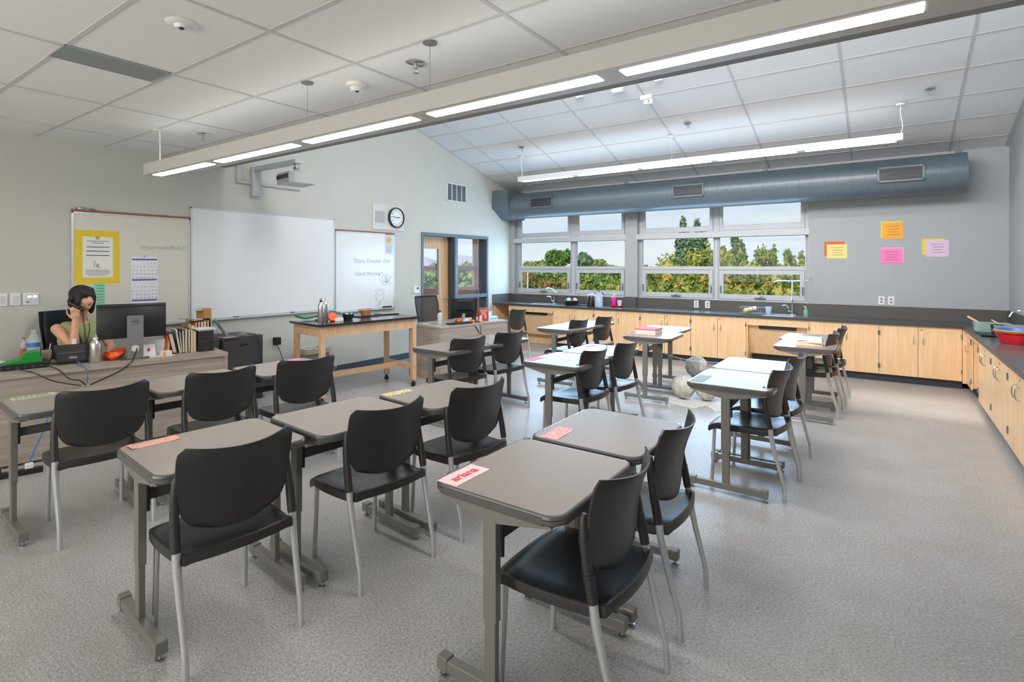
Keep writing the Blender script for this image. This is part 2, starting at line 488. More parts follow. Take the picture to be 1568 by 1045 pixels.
# windows
def window_bay(idx, x0, x1, split, sp_w, label):
    y0, y1 = YB+0.10, YB+0.17
    fr = nb()
    def f(a, b, c, d, yy0=y0, yy1=y1): bx(fr, a, b, yy0, yy1, c, d, 0.003)
    zt = WZ1
    f(x0, x0+0.055, WZ0, zt); f(x1-0.055, x1, WZ0, zt)
    s0, s1 = split - sp_w/2, split + sp_w/2
    f(s0, s1, WZ0, zt)
    for a, b in ((x0+0.055, s0), (s1, x1-0.055)):
        f(a, b, WZ0, WZ0+0.05); f(a, b, zt-0.05, zt); f(a, b, 1.515, 1.575)
    root = obj('window_%d' % idx, fr, M_WFR); root['kind'] = 'structure'
    bm = nb(); bx(bm, x0-0.02, x1+0.02, YB-0.01, YB+0.165, 2.075, 2.172, 0.004); obj('shade_rail', bm, M_WFR, root)
    for a, b in ((x0+0.055, s0), (s1, x1-0.055)):
        # awning sash below
        bm = nb()
        for q in ((a+0.004, a+0.072, 1.018, 1.508), (b-0.072, b-0.004, 1.018, 1.508), (a+0.072, b-0.072, 1.018, 1.10), (a+0.072, b-0.072, 1.44, 1.508)):
            bx(bm, q[0], q[1], y0-0.012, y0+0.035, q[2], q[3], 0.004)
        sash = obj('sash', bm, M_WFR, root)
        bm = nb(); c = (a+b)/2
        add_box(bm, (c, y0-0.03, 1.045), (0.17, 0.04, 0.022), None, 0.006)
        add_tube(bm, [(c-0.02, y0-0.045, 1.055), (c+0.03, y0-0.07, 1.075), (c+0.05, y0-0.07, 1.085)], 0.006)
        obj('crank_handle', bm, M_GASK, sash, True)
        for hx in (a+0.03, b-0.03):
            bm = nb(); add_box(bm, (hx, y0-0.03, 1.18), (0.018, 0.03, 0.13), None, 0.005)
            obj('latch', bm, M_GASK, sash, True)
        bm = nb(); bx(bm, a+0.07, b-0.07, y0+0.01, y0+0.016, 1.09, 1.45); obj('pane', bm, M_GLASS, sash)
        bm = nb(); bx(bm, a, b, y0+0.03, y0+0.036, 1.575, 2.08); obj('pane', bm, M_GLASS, root)
        bm = nb()
        for q in ((a+0.004, a+0.06, 2.19, zt-0.052), (b-0.06, b-0.004, 2.19, zt-0.052), (a+0.06, b-0.06, 2.19, 2.282), (a+0.06, b-0.06, zt-0.12, zt-0.052)):
            bx(bm, q[0], q[1], y0-0.012, y0+0.035, q[2], q[3], 0.004)
        s2 = obj('upper_sash', bm, M_WFR, root)
        bm = nb(); bx(bm, a+0.05, b-0.05, y0+0.01, y0+0.016, 2.27, zt-0.1); obj('pane', bm, M_GLASS, s2)
    bm = nb()
    for z in (1.510,):
        bx(bm, x0+0.06, s0-0.005, y0-0.004, y0+0.006, 1.509, 1.5145); bx(bm, s1+0.005, x1-0.06, y0-0.004, y0+0.006, 1.509, 1.5145)
    for xx in (s0+0.02, s1-0.02, x0+0.03, x1-0.03): bx(bm, xx-0.003, xx+0.003, y0-0.003, y0-0.0005, WZ0+0.05, 2.07)
    obj('gasket', bm, M_GASK, root)
    return root
window_bay(1, W1[0], W1[1], -5.215, 0.13, '')
window_bay(2, W2[0], W2[1], -2.415, 0.10, '')

# ------------------------------------------------------------------ entry door and sidelight
fr = nb()
for a, b in ((DY0, DY0+0.045), (DY1-0.045, DY1), (7.70, 7.775)):
    bx(fr, XL-0.2, XL+0.02, a, b, 0, DZ, 0.004)
for a, b in ((DY0+0.045, 7.70), (7.775, DY1-0.045)): bx(fr, XL-0.199, XL+0.019, a, b, DZ-0.055, DZ, 0.002)
bx(fr, XL-0.12, XL+0.015, 7.775, DY1-0.045, 0.955, 1.02, 0.004)
bx(fr, XL-0.12, XL+0.015, 7.775, DY1-0.045, 0, 0.10, 0.004)
dfr = struct('door_frame', fr, M_DFR)
bm = nb()
bx(bm, XL-0.19, XL-0.02, 7.685, 7.702, 0, DZ-0.05); bx(bm, XL-0.19, XL-0.02, DY1-0.060, DY1-0.044, 0, DZ-0.05)
obj('jamb_return', bm, M_DREC, dfr)
dx = XL-0.15
bm = nb()
bx(bm, dx-0.045, dx, 6.86, 6.87, 0.01, 2.12); 
bx(bm, dx-0.045, dx, 7.42, 7.68, 0.01, 2.12)
bx(bm, dx-0.045, dx, 6.86, 7.42, 0.01, 1.05); bx(bm, dx-0.045, dx, 6.86, 7.42, 1.90, 2.12)
dr = obj('door_1', bm, M_DOORW); dr['kind'] = 'structure'
bm = nb(); bx(bm, dx-0.025, dx-0.02, 6.87, 7.42, 1.05, 1.90); obj('pane', bm, M_GLASS, dr)
bm = nb(); bx(bm, dx-0.01, dx+0.008, 7.385, 7.42, 1.05, 1.90); bx(bm, dx-0.01, dx+0.008, 6.87, 7.42, 1.045, 1.06); obj('lite_bead', bm, M_GASK, dr)
bm = nb(); add_cyl(bm, (dx, 7.62, 0.98), (dx+0.06, 7.62, 0.98), 0.012); add_cyl(bm, (dx+0.06, 7.625, 0.98), (dx+0.06, 7.50, 0.98), 0.01); obj('handle', bm, M_STEEL, dr, True)
bm = nb(); bx(bm, XL-0.10, XL-0.094, 7.775, DY1-0.045, 1.02, DZ-0.055); obj('sidelight_pane', bm, M_GLASS, dfr)
bm = nb(); bx(bm, XL-0.10, XL-0.094, 7.775, DY1-0.045, 0.1, 0.955); obj('sidelight_pane', bm, M_GLASS, dfr)
# covered walkway seen through the door glass
bm = nb(); bx(bm, XL-3.0, XL-0.2, 5.5, 12.5, -0.2, -0.02); struct('floor_walkway', bm, M_ASPH)
wk = thing('walkway_railing', 'terracotta painted railing seen through the glass of the entry door', 'railing', (-9.3, 9.0, 0))
bm = nb(); bx(bm, -0.05, 0.05, -3.0, 3.2, 1.46, 1.58); obj('top_rail', bm, M_TERR, wk)
bm = nb(); bx(bm, -0.05, 0.05, -3.0, 3.2, -0.1, 1.02); obj('panel', bm, M_TERR, wk)
for yy in (-2.9, 2.62):
    bm = nb(); bx(bm, -0.09, 0.09, yy-0.10, yy+0.10, -0.1, 2.9); obj('post', bm, M_TERR, wk)
bm = nb(); bx(bm, -0.09, 0.09, -3.0, 3.2, 2.35, 2.9); obj('beam', bm, M_TERR, wk)

# ------------------------------------------------------------------ left wall fittings
def frame_bars(bm, y0, y1, z0, z1, w=0.018, d=0.016):
    x = XL
    bx(bm, x, x+d, y0, y1, z0, z0+w, 0.002); bx(bm, x, x+d, y0, y1, z1-w, z1, 0.002)
    bx(bm, x, x+d, y0, y0+w, z0, z1, 0.002); bx(bm, x, x+d, y1-w, y1, z0, z1, 0.002)
def whiteboard(label, y0, y1, z0, z1, m, tray=True, cork=False):
    t_ = thing('whiteboard', label, 'whiteboard', (XL, (y0+y1)/2, z0))
    def o2(name, bm, mm):
        bmesh.ops.translate(bm, vec=(-XL, -(y0+y1)/2, -z0), verts=bm.verts)
        return obj(name, bm, mm, t_)
    bm = nb(); bx(bm, XL+0.001, XL+0.010, y0+0.01, y1-0.01, z0+0.01, z1-0.01); o2('panel', bm, m)
    bm = nb(); frame_bars(bm, y0, y1, z0, z1); o2('frame', bm, M_ALU)
    if tray:
        bm = nb(); bx(bm, XL, XL+0.055, y0, y1, z0-0.012, z0, 0.003); bx(bm, XL+0.05, XL+0.056, y0, y1, z0-0.012, z0+0.008, 0.002); o2('tray', bm, M_ALU)
    if cork:
        bm = nb(); bx(bm, XL, XL+0.020, y0, y1, z1-0.002, z1+0.022, 0.003); o2('map_rail', bm, M_CORK)
    return t_
whiteboard('beige panel board with a cork rail above the seated person', 1.868, 2.985, 0.93, 2.135, M_WBT, cork=True)
whiteboard('large plain white board in the middle of the wall', 2.99, 4.995, 0.935, 2.28, M_WBD)
whiteboard('narrow board with handwriting and a doodled flower, beside the clock', 5.01, 6.17, 0.895, 2.11, M_WBD, cork=True)
bm = nb()
add_box(bm, (XL+0.035, 1.93, 2.165), (0.03, 0.05, 0.03), None, 0.004); add_tube(bm, [(XL+0.03, 1.95, 2.18), (XL+0.05, 1.99, 2.15), (XL+0.04, 2.03, 2.17), (XL+0.03, 2.08, 2.15)], 0.007)
tag(obj('map_hook', bm, M_STEEL, None, True), 'metal map hook clipped on the cork rail', 'hook')
# handwriting, drawn on the boards (marks of marker ink)
def wbtext(body, y, z, s, m, name='handwriting', sh=0.25, **k):
    o = text(name, body, s, m, None, (XL+0.0105, y, z), ROT_LW, 0.0003, shear=sh, align='LEFT', **k)
    return o
b1 = [o for o in COL.objects if o.name.startswith('whiteboard')]
def onboard(o, board):
    o.parent = board
    o.location = Vector(o.location) - Vector(board.location)
onboard(wbtext('tinyurl.com/Bish,Cl', 2.47, 1.79, 0.062, M_MARKG), b1[0])
onboard(wbtext('Thurs, October 25th', 5.33, 1.66, 0.088, M_MARK), b1[2])
onboard(wbtext('Good Morning!', 5.36, 1.46, 0.085, M_MARK), b1[2])
def doodle(name, lines, board, r=0.0025):
    bm = nb()
    for ln in lines: add_tube(bm, [(XL+0.011, a, b) for a, b in ln], r, 5)
    bmesh.ops.translate(bm, vec=-Vector(board.location), verts=bm.verts)
    return obj(name, bm, M_MARKG, board)
def circ(cy, cz, ry, rz, a0=0, a1=360, n=16): return [(cy+ry*math.cos(R(a0+(a1-a0)*k/n)), cz+rz*math.sin(R(a0+(a1-a0)*k/n))) for k in range(n+1)]
doodle('flower_drawing', [circ(6.02-0.02, 1.30, 0.10, 0.025), [(6.0, 1.30), (5.90, 1.40), (5.93, 1.46), (6.0, 1.33)], [(6.0, 1.30), (5.98, 1.46), (6.02, 1.46), (6.0, 1.31)], [(6.0, 1.3), (6.08, 1.43), (6.11, 1.40), (6.01, 1.30)], [(6.0, 1.3), (5.86, 1.36), (5.85, 1.39)]], b1[2])
doodle('figure_drawing', [circ(5.86, 1.10, 0.085, 0.085), circ(5.86, 1.17, 0.10, 0.04, 0, 180, 10), [(5.83, 1.12), (5.83, 1.10)], [(5.89, 1.12), (5.89, 1.10)], [(5.86, 1.01), (5.86, 0.94)], [(5.86, 0.99), (5.80, 0.95)]], b1[2])
# markers and eraser on trays
for y_, c_, w_, nm, lb in ((5.62, '#2b4f9e', 0.11, 'marker', 'blue marker on the narrow board tray, next to the clear sleeve end'), (5.47, '#a53a4a', 0.10, 'marker', 'red marker on the narrow board tray, farthest from the door'), (6.0, '#1d1f22', 0.17, 'board_eraser', 'black eraser on the narrow board tray'), (3.52, '#2a2a2e', 0.07, 'marker', 'black marker on the tray of the large white board, over the grey cabinet'), (4.30, '#2a2a2e', 0.06, 'marker', 'black marker on the tray of the large white board, near the wood demonstration table')):
    bm = nb()
    zz = 0.897 if y_ > 5 else 0.937
    if nm == 'marker': add_cyl(bm, (XL+0.03, y_-w_/2, zz+0.008), (XL+0.03, y_+w_/2, zz+0.008), 0.008, n=10)
    else: add_box(bm, (XL+0.03, y_, zz+0.016), (0.035, w_, 0.03), None, 0.004)
    tag(obj(nm, bm, cmat(c_), None, True), lb, 'marker' if nm == 'marker' else 'eraser')
# yellow poster
ps = thing('poster', 'yellow poster with a white printed sheet above the seated person', 'poster', (XL+0.0115, 2.085, 1.675))
bm = nb(); add_box(bm, (0, 0, 0), (0.0015, 0.385, 0.55)); obj('backing', bm, M_YEL, ps)
bm = nb(); add_box(bm, (0.0014, 0.005, -0.0), (0.0012, 0.262, 0.42)); obj('sheet', bm, M_PAPER, ps)
bm = nb()
for z_, w_, h_ in ((0.165, 0.19, 0.006), (0.145, 0.10, 0.006), (0.105, 0.20, 0.009), (0.062, 0.20, 0.009), (0.018, 0.20, 0.009), (-0.135, 0.20, 0.005), (-0.152, 0.22, 0.005), (-0.168, 0.22, 0.005), (-0.184, 0.18, 0.005)):
    add_box(bm, (0.0024, 0.005, z_), (0.0006, w_, h_))
add_tube(bm, [(0.0026, -0.02, -0.04), (0.0026, -0.03, -0.09), (0.0026, 0.0, -0.10), (0.0026, 0.02, -0.11)], 0.0025, 5)
add_tube(bm, [(0.0026, -0.005, -0.07), (0.0026, 0.01, -0.08), (0.0026, -0.01, -0.09)], 0.005, 5)
obj('printing', bm, M_INK, ps)
bm = nb(); add_cyl(bm, (0.002, -0.0, 0.20), (0.010, 0.0, 0.20), 0.016, n=16); obj('magnet', bm, cmat('#b8a637'), ps, True)
# green note
bm = nb(); add_box(bm, (XL+0.012, 2.10, 1.29), (0.001, 0.10, 0.24)); g_ = tag(obj('paper_note', bm, cmat('#8fd3b0')), 'mint green note under the yellow poster', 'note')
bm = nb()
for k in range(7): add_box(bm, (XL+0.0128, 2.11, 1.38-0.03*k), (0.0005, 0.06, 0.006))
obj('printing', bm, M_INK, g_)
# calendar
cal = thing('wall_calendar', 'white wall calendar with purple bands hanging by the yellow poster', 'calendar', (XL+0.014, 2.515, 1.42))
bm = nb(); add_box(bm, (0, 0, 0), (0.003, 0.265, 0.53)); obj('page', bm, cmat('#e7e6ec'), cal)
bm = nb()
for z_ in (0.235, 0.012, -0.212): add_box(bm, (0.0018, 0, z_), (0.0008, 0.245, 0.018))
obj('month_band', bm, cmat('#6a5aa0'), cal)
def month(first, n):
    rows = []; row = ['  '] * first
    for d in range(1, n+1):
        row.append('%2d' % d)
        if len(row) == 7: rows.append(row); row = []
    if row: rows.append(row + ['  '] * (7-len(row)))
    return rows
for z_, f_, n_ in ((0.195, 3, 31), (-0.030, 5, 30)):
    for i, rw in enumerate(month(f_, n_)):
        for j, d in enumerate(rw): pass
    for i, rw in enumerate(month(f_, n_)[:5]):
        cells = '   '.join(rw)
        text('dates', cells, 0.021, M_INK, cal, (0.0022, 0, z_-0.040*i), ROT_LW, 0.0002)
bm = nb(); add_tube(bm, [(0, 0.0, 0.255), (0.004, -0.01, 0.275), (0.004, 0.01, 0.275), (0, 0.004, 0.26)], 0.003, 5); obj('hook', bm, M_STEEL, cal)
# clear sleeve on board 3
sl = thing('plastic_sleeve', 'clear plastic sleeve holding cards, hanging on the narrow board', 'sleeve', (XL+0.014, 6.05, 1.94))
bm = nb(); add_box(bm, (0, 0, 0), (0.004, 0.17, 0.36), None, 0.001); obj('pocket', bm, M_CLEAR, sl)
bm = nb(); add_prism(bm, [(0.0+0.05*math.cos(R(a)), 0.07+0.05*math.sin(R(a))) for a in range(0, 360, 40)], 0.002, 0.0035, 'x'); obj('yellow_card', bm, cmat('#d9b36a'), sl)
bm = nb(); add_box(bm, (0.003, 0.01, -0.08), (0.001, 0.11, 0.12)); obj('grey_card', bm, cmat('#c9ced6'), sl)
# wall plates left
for y_, w_, nm, lb in ((1.355, 0.075, 'light_switch', 'white rocker light switch, farthest from the whiteboards'), (1.447, 0.075, 'wall_sensor', 'white wall sensor plate between the switch and the control panel'), (1.56, 0.115, 'control_panel', 'white wall control plate with two lit buttons')):
    t_ = thing(nm, lb, 'wall plate', (XL, y_, 1.27))
    bm = nb(); add_box(bm, (0.006, 0, 0), (0.012, w_, 0.118), None, 0.003); obj('plate', bm, M_WHITE, t_)
    bm = nb(); add_box(bm, (0.014, 0, 0), (0.008, 0.034, 0.066) if w_ < 0.1 else (0.006, 0.085, 0.085), None, 0.002); obj('rocker' if w_ < 0.1 else 'keypad', bm, cmat('#d7d7d7'), t_)
    if w_ > 0.1:
        for dy in (-0.012, 0.028):
            bm = nb(); add_box(bm, (0.019, dy, 0.022), (0.004, 0.026, 0.016), None, 0.002); obj('button', bm, mat('lit_button', '#ffffff', 0.4, emit=1.5), t_)
        bm = nb(); add_cyl(bm, (0.016, -0.025, -0.025), (0.022, -0.025, -0.025), 0.008); obj('knob', bm, M_GRILL, t_)
# stat by door
t_ = thing('thermostat', 'white thermostat with a grey screen beside the blue door frame', 'thermostat', (XL, 6.68, 1.17))
bm = nb(); add_box(bm, (0.012, 0, 0), (0.024, 0.13, 0.12), None, 0.004); obj('housing', bm, M_WHITE, t_)
bm = nb(); add_box(bm, (0.025, 0.02, 0.025), (0.002, 0.05, 0.04)); obj('screen', bm, cmat('#4c5f5c'), t_)
# speaker panel + clock
t_ = thing('wall_speaker', 'white wall speaker plate with a square grille beside the clock', 'speaker', (XL, 6.045, 2.375))
bm = nb(); add_box(bm, (0.008, 0, 0), (0.016, 0.66, 0.41), None, 0.004); obj('plate', bm, cmat('#d3d4d0'), t_)
bm = nb()
for k in range(9): add_box(bm, (0.019, -0.185, -0.085+0.02*k), (0.004, 0.19, 0.011))
add_box(bm, (0.0165, -0.185, 0), (0.002, 0.20, 0.19))
obj('grille', bm, cmat('#b4b6b5'), t_)
ck = thing('wall_clock', 'round black-rimmed wall clock above the narrow board', 'clock', (XL+0.016, 6.19, 2.385))
bm = nb(); add_lathe(bm, [(0.165, 0), (0.172, 0.02), (0.165, 0.045), (0.150, 0.045), (0.148, 0.028)], n=40, close=False)
bmesh.ops.rotate(bm, cent=(0, 0, 0), matrix=Matrix.Rotation(R(90), 3, 'Y'), verts=bm.verts); obj('rim', bm, M_BLK, ck, True)
bm = nb(); add_cyl(bm, (0, 0, 0), (0.028, 0, 0), 0.15, n=40); obj('dial', bm, cmat('#e4e8e8'), ck)
for k in range(12):
    a = R(90-30*(k+1))
    text('numeral', str(k+1), 0.045, M_BLKM, ck, (0.029, 0.118*math.cos(a), 0.118*math.sin(a)), ROT_LW)
for nm, a, ln, w_ in (('hour_hand', 88-5, 0.07, 0.012), ('minute_hand', -80, 0.10, 0.008)):
    bm = nb(); add_box(bm, (0.032, ln/2*math.sin(R(a)), ln/2*math.cos(R(a))), (0.002, w_, ln), Matrix.Rotation(R(-a), 4, 'X')); obj(nm, bm, M_BLKM, ck)
# wall grille
gr = thing('wall_vent', 'square metal return air grille high on the wall near the vaulted ceiling', 'vent', (XL, 7.75, 2.97))
bm = nb(); add_box(bm, (0.004, 0, 0), (0.008, 0.54, 0.33)); obj('backing', bm, M_DARK, gr)
bm = nb()
for k in range(12): add_box(bm, (0.012, 0, -0.14+0.0255*k), (0.012, 0.50, 0.006), Matrix.Rotation(R(30), 4, 'Y'))
obj('louver', bm, M_GRILL, gr)
bm = nb()
for a, b, c, d in ((-0.28, 0.28, 0.155, 0.175), (-0.28, 0.28, -0.175, -0.155), (-0.28, -0.262, -0.17, 0.17), (0.262, 0.28, -0.17, 0.17), (-0.145, -0.135, -0.16, 0.16), (-0.005, 0.005, -0.16, 0.16), (0.135, 0.145, -0.16, 0.16)):
    bx(bm, 0, 0.018, a, b, c, d)
obj('frame', bm, M_WHITE, gr)
# charger in wall outlet
t_ = thing('wall_outlet', 'wall outlet plate with a black charger between grey cabinet and wooden table', 'outlet', (XL, 4.06, 0.56))
bm = nb(); add_box(bm, (0.004, 0, -0.03), (0.008, 0.075, 0.12), None, 0.002); obj('plate', bm, M_WHITE, t_)
bm = nb(); add_box(bm, (0.045, 0.0, 0.02), (0.07, 0.085, 0.10), None, 0.008); obj('charger', bm, M_BLK, t_)
bm = nb(); add_tube(bm, smooth_pts([(0.05, 0.0, -0.03), (0.06, 0.03, -0.10), (0.06, 0.09, -0.3), (0.06, 0.10, -0.45), (0.08, 0.2, -0.590)]), 0.005, 6); obj('cord', bm, M_BLK, t_)

# ------------------------------------------------------------------ projector
pj = thing('projector', 'grey short-throw projector on a wall arm above the large white board', 'projector', (-5.78, 3.77, 2.60))
rz = Matrix.Rotation(R(-8), 4, 'Z')
bm = nb(); add_prism(bm, [(-0.17, -0.16), (0.15, -0.16), (0.19, -0.11), (0.19, 0.11), (0.15, 0.16), (-0.17, 0.16)], -0.045, 0.085)
bmesh.ops.transform(bm, matrix=Matrix.Translation((0, 0, 0.0)) @ rz, verts=bm.verts)
obj('housing', bm, M_PROJ, pj)
bm = nb(); add_box(bm, (0.0, -0.163, 0.035), (0.26, 0.012, 0.05), None, 0.003); 
for k in range(6): add_box(bm, (-0.15+0.018*k, -0.168, 0.035), (0.006, 0.012, 0.045))
bmesh.ops.transform(bm, matrix=rz, verts=bm.verts); obj('vent_grille', bm, M_DGR, pj)
bm = nb(); add_box(bm, (0, 0, 0.105), (0.16, 0.16, 0.012)); add_tube(bm, [(-0.12, -0.12, 0.09), (0, 0, 0.11), (0.12, 0.12, 0.09)], 0.01); add_tube(bm, [(-0.12, 0.12, 0.09), (0, 0, 0.11), (0.12, -0.12, 0.09)], 0.01)
add_cyl(bm, (0, 0, 0.10), (0, 0, 0.21), 0.025); add_box(bm, (0, 0, 0.155), (0.07, 0.05, 0.03), None, 0.005); obj('ceiling_mount', bm, M_STEEL, pj, True)
bm = nb(); bx(bm, -0.93, 0.05, -0.05, 0.05, 0.205, 0.255, 0.008); obj('wall_arm', bm, M_PROJ, pj)
bm = nb(); bx(bm, -0.93, -0.85, -0.06, 0.06, -0.12, 0.255, 0.01); obj('wall_plate', bm, M_PROJ, pj)
bm = nb(); bx(bm, XL, XL+0.03, 3.53, 3.60, 2.66, 2.97, 0.006); bx(bm, XL, XL+0.03, 3.53, 4.42, 2.63, 2.675, 0.006)
tag(obj('cable_raceway', bm, cmat('#b9b8b0')), 'grey surface cable raceway bent around under the projector arm', 'raceway')

# ------------------------------------------------------------------ pendant lights
p1 = thing('pendant_light', 'long suspended linear light fixture nearest to the camera under the flat ceiling', 'pendant light', (-2.3, 2.185, 2.42))
X0, X1 = -5.58, 1.0
bm = nb(); bx(bm, X0+2.3, X1+2.3, -0.10, 0.10, 0.0, 0.10, 0.003); obj('housing', bm, M_PENDW, p1)
segs1 = [(-5.50, -4.51), (-4.38, -3.33), (-3.20, -2.18), (-2.06, -1.04), (-0.93, 0.10)]
for a, b in segs1:
    bm = nb(); bx(bm, a+2.3, b+2.3, -0.055, 0.022, -0.003, 0.002); obj('lens', bm, M_LAMP, p1)
for x_ in (-5.484, -3.225, -2.085, 0.2):
    bm = nb(); add_cyl(bm, (x_+2.3, 0, 0.10), (x_+2.3, 0, FZ-2.42), 0.0015 if x_ != -5.484 else 0.006, n=6); add_cyl(bm, (x_+2.3, 0, FZ-2.42-0.01), (x_+2.3, 0, FZ-2.42-0.001), 0.04 if x_ > -5 else 0.06, n=16)
    obj('suspension_cable', bm, M_WHITE if x_ == -5.484 else M_GRILL, p1)
p2 = thing('pendant_light', 'far slim white linear light hung in front of the round duct', 'pendant light', (-2.7, 8.11, 3.12))
bm = nb(); bx(bm, -5.50+2.7, 0.17+2.7, -0.06, 0.06, 0.0, 0.085, 0.003); obj('housing', bm, M_PENDL, p2)
for a, b in ((-5.42, -4.41), (-4.29, -3.25), (-3.15, -2.11), (-2.01, -0.99), (-0.88, 0.10)):
    bm = nb(); bx(bm, a+2.7, b+2.7, -0.04, 0.04, -0.003, 0.002); obj('lens', bm, M_LAMP, p2)
for x_, r_ in ((-5.46, 0.006), (-2.7, 0.0015), (0.15, 0.006)):
    top = slz(8.11)-3.12
    bm = nb(); add_tube(bm, smooth_pts([(x_+2.7, 0, 0.085), (x_+2.72, 0.01, top*0.4), (x_+2.69, 0, top*0.75), (x_+2.7, 0, top)], 1), r_, 6)
    add_cyl(bm, (x_+2.7, 0, top-0.02), (x_+2.7, 0, top+0.0), 0.05); obj('suspension_cable', bm, M_WHITE, p2, True)
# the lamps' own light, down and up
for a, b in segs1:
    light('pendant_down', 'AREA', ((a+b)/2, 2.185, 2.413), 6.5, (1, 0.96, 0.90), b-a, 0.09, rot=(0, 0, 0))
light('pendant_up', 'AREA', (-2.7, 2.185, 2.53), 2.5, (1, 0.97, 0.93), 5.6, 0.1, rot=(R(180), 0, 0))
light('pendant_down', 'AREA', (-2.65, 8.11, 3.11), 22, (1, 0.96, 0.90), 5.4, 0.07, rot=(0, 0, 0))
light('pendant_up', 'AREA', (-2.65, 8.11, 3.215), 2.5, (1, 0.97, 0.93), 5.4, 0.07, rot=(R(180), 0, 0))

# ------------------------------------------------------------------ ceiling fittings
def sprinkler(label, x, y, z, tilt=0.0, r=0.055):
    t_ = thing('fire_sprinkler', label, 'sprinkler', (x, y, z)); t_.rotation_euler = (-tilt, 0, 0)
    bm = nb(); add_lathe(bm, [(0.012, -0.012), (r*0.6, -0.010), (r, -0.001), (r, 0.0)], n=24); obj('escutcheon', bm, M_CHR, t_, True)
    bm = nb(); add_cyl(bm, (0, 0, -0.012), (0, 0, -0.03), 0.012); add_tube(bm, [(-0.014, 0, -0.02), (-0.016, 0, -0.045), (0, 0, -0.055)], 0.003, 6); add_tube(bm, [(0.014, 0, -0.02), (0.016, 0, -0.045), (0, 0, -0.055)], 0.003, 6); add_cyl(bm, (0, 0, -0.055), (0, 0, -0.058), 0.016); obj('head', bm, M_STEEL, t_, True)
sa = math.atan(SS)
sprinkler('chrome sprinkler in the flat ceiling, nearest the left wall', -5.29, 2.475, FZ-0.004)
sprinkler('chrome sprinkler in the flat ceiling just before the middle pendant cable', -2.375, 2.365, FZ-0.004, r=0.065)
sprinkler('chrome sprinkler on the sloped ceiling above the left end of the far light', -5.24, 7.795, slz(7.795)-0.004, -sa)
sprinkler('chrome sprinkler on the sloped ceiling in the middle', -2.36, 7.833, slz(7.833)-0.004, -sa)
sprinkler('chrome sprinkler on the sloped ceiling nearest the right wall', 0.418, 7.88, slz(7.88)-0.004, -sa)
def ceil_disc(name, label, cat, x, y, z, prof, m, tilt=0.0, lens=True):
    t_ = thing(name, label, cat, (x, y, z)); t_.rotation_euler = (-tilt, 0, 0)
    bm = nb(); add_lathe(bm, prof, n=28); obj('housing', bm, m, t_, True)
    if lens:
        bm = nb(); add_cyl(bm, (0.012, -0.005, prof[0][1]-0.006), (0.012, -0.005, prof[0][1]+0.001), 0.012, n=14); obj('sensor_eye', bm, M_DARK, t_)
ceil_disc('ceiling_sensor', 'white round ceiling sensor near the grey air slot', 'ceiling sensor', -2.966, 1.281, FZ-0.001, [(0.03, -0.03), (0.035, -0.014), (0.062, -0.010), (0.075, -0.002), (0.075, 0)], M_WHITE)
ceil_disc('smoke_detector', 'white smoke detector in the flat ceiling beside the near light', 'smoke detector', -2.983, 2.403, FZ-0.001, [(0.028, -0.05), (0.04, -0.04), (0.045, -0.025), (0.07, -0.02), (0.075, 0)], M_WHITE)
ceil_disc('ceiling_sensor', 'small round white sensor on the sloped ceiling, left of the smoke detector', 'ceiling sensor', -3.53, 6.698, slz(6.698)-0.001, [(0.03, -0.03), (0.055, -0.02), (0.06, 0)], M_WHITE, -sa)
ceil_disc('smoke_detector', 'white smoke detector on the sloped ceiling', 'smoke detector', -2.958, 6.695, slz(6.695)-0.001, [(0.06, -0.06), (0.08, -0.05), (0.085, -0.01), (0.085, 0)], M_WHITE, -sa, False)
t_ = thing('motion_sensor', 'white wedge-shaped motion sensor box on the sloped ceiling', 'motion sensor', (-2.653, 6.99, slz(6.99)))
bm = nb(); add_box(bm, (0, 0, -0.03), (0.16, 0.12, 0.06), None, 0.012); obj('housing', bm, M_WHITE, t_, True)
bm = nb(); add_box(bm, (0.02, 0, -0.085), (0.12, 0.06, 0.06), None, 0.01); obj('sensor_head', bm, M_WHITE, t_, True)
bm = nb(); add_cyl(bm, (0.03, -0.03, -0.085), (0.03, -0.034, -0.085), 0.012); obj('lens', bm, M_DARK, t_)
bm = nb(); add_box(bm, (-2.384, 6.696, slz(6.696)-0.012), (0.10, 0.07, 0.02), None, 0.003); tag(obj('ceiling_plate', bm, M_WHITE), 'small flat white plate on the sloped ceiling above the motion sensor', 'ceiling plate')
av = thing('air_diffuser', 'grey slot air diffuser set in the flat ceiling', 'air diffuser', (-3.92, 1.295, FZ-0.003))
bm = nb(); bx(bm, -0.135, 0.135, -0.268, 0.268, -0.004, 0.001); obj('plate', bm, mat('diffuser_grey', '#8b9292', 0.6), av)
bm = nb()
for q in ((-0.14, 0.14, -0.275, -0.265), (-0.14, 0.14, 0.265, 0.275), (-0.14, -0.132, -0.27, 0.27), (0.132, 0.14, -0.27, 0.27)): bx(bm, q[0], q[1], q[2], q[3], -0.006, 0.0)
obj('frame', bm, cmat('#a5aaa9'), av)

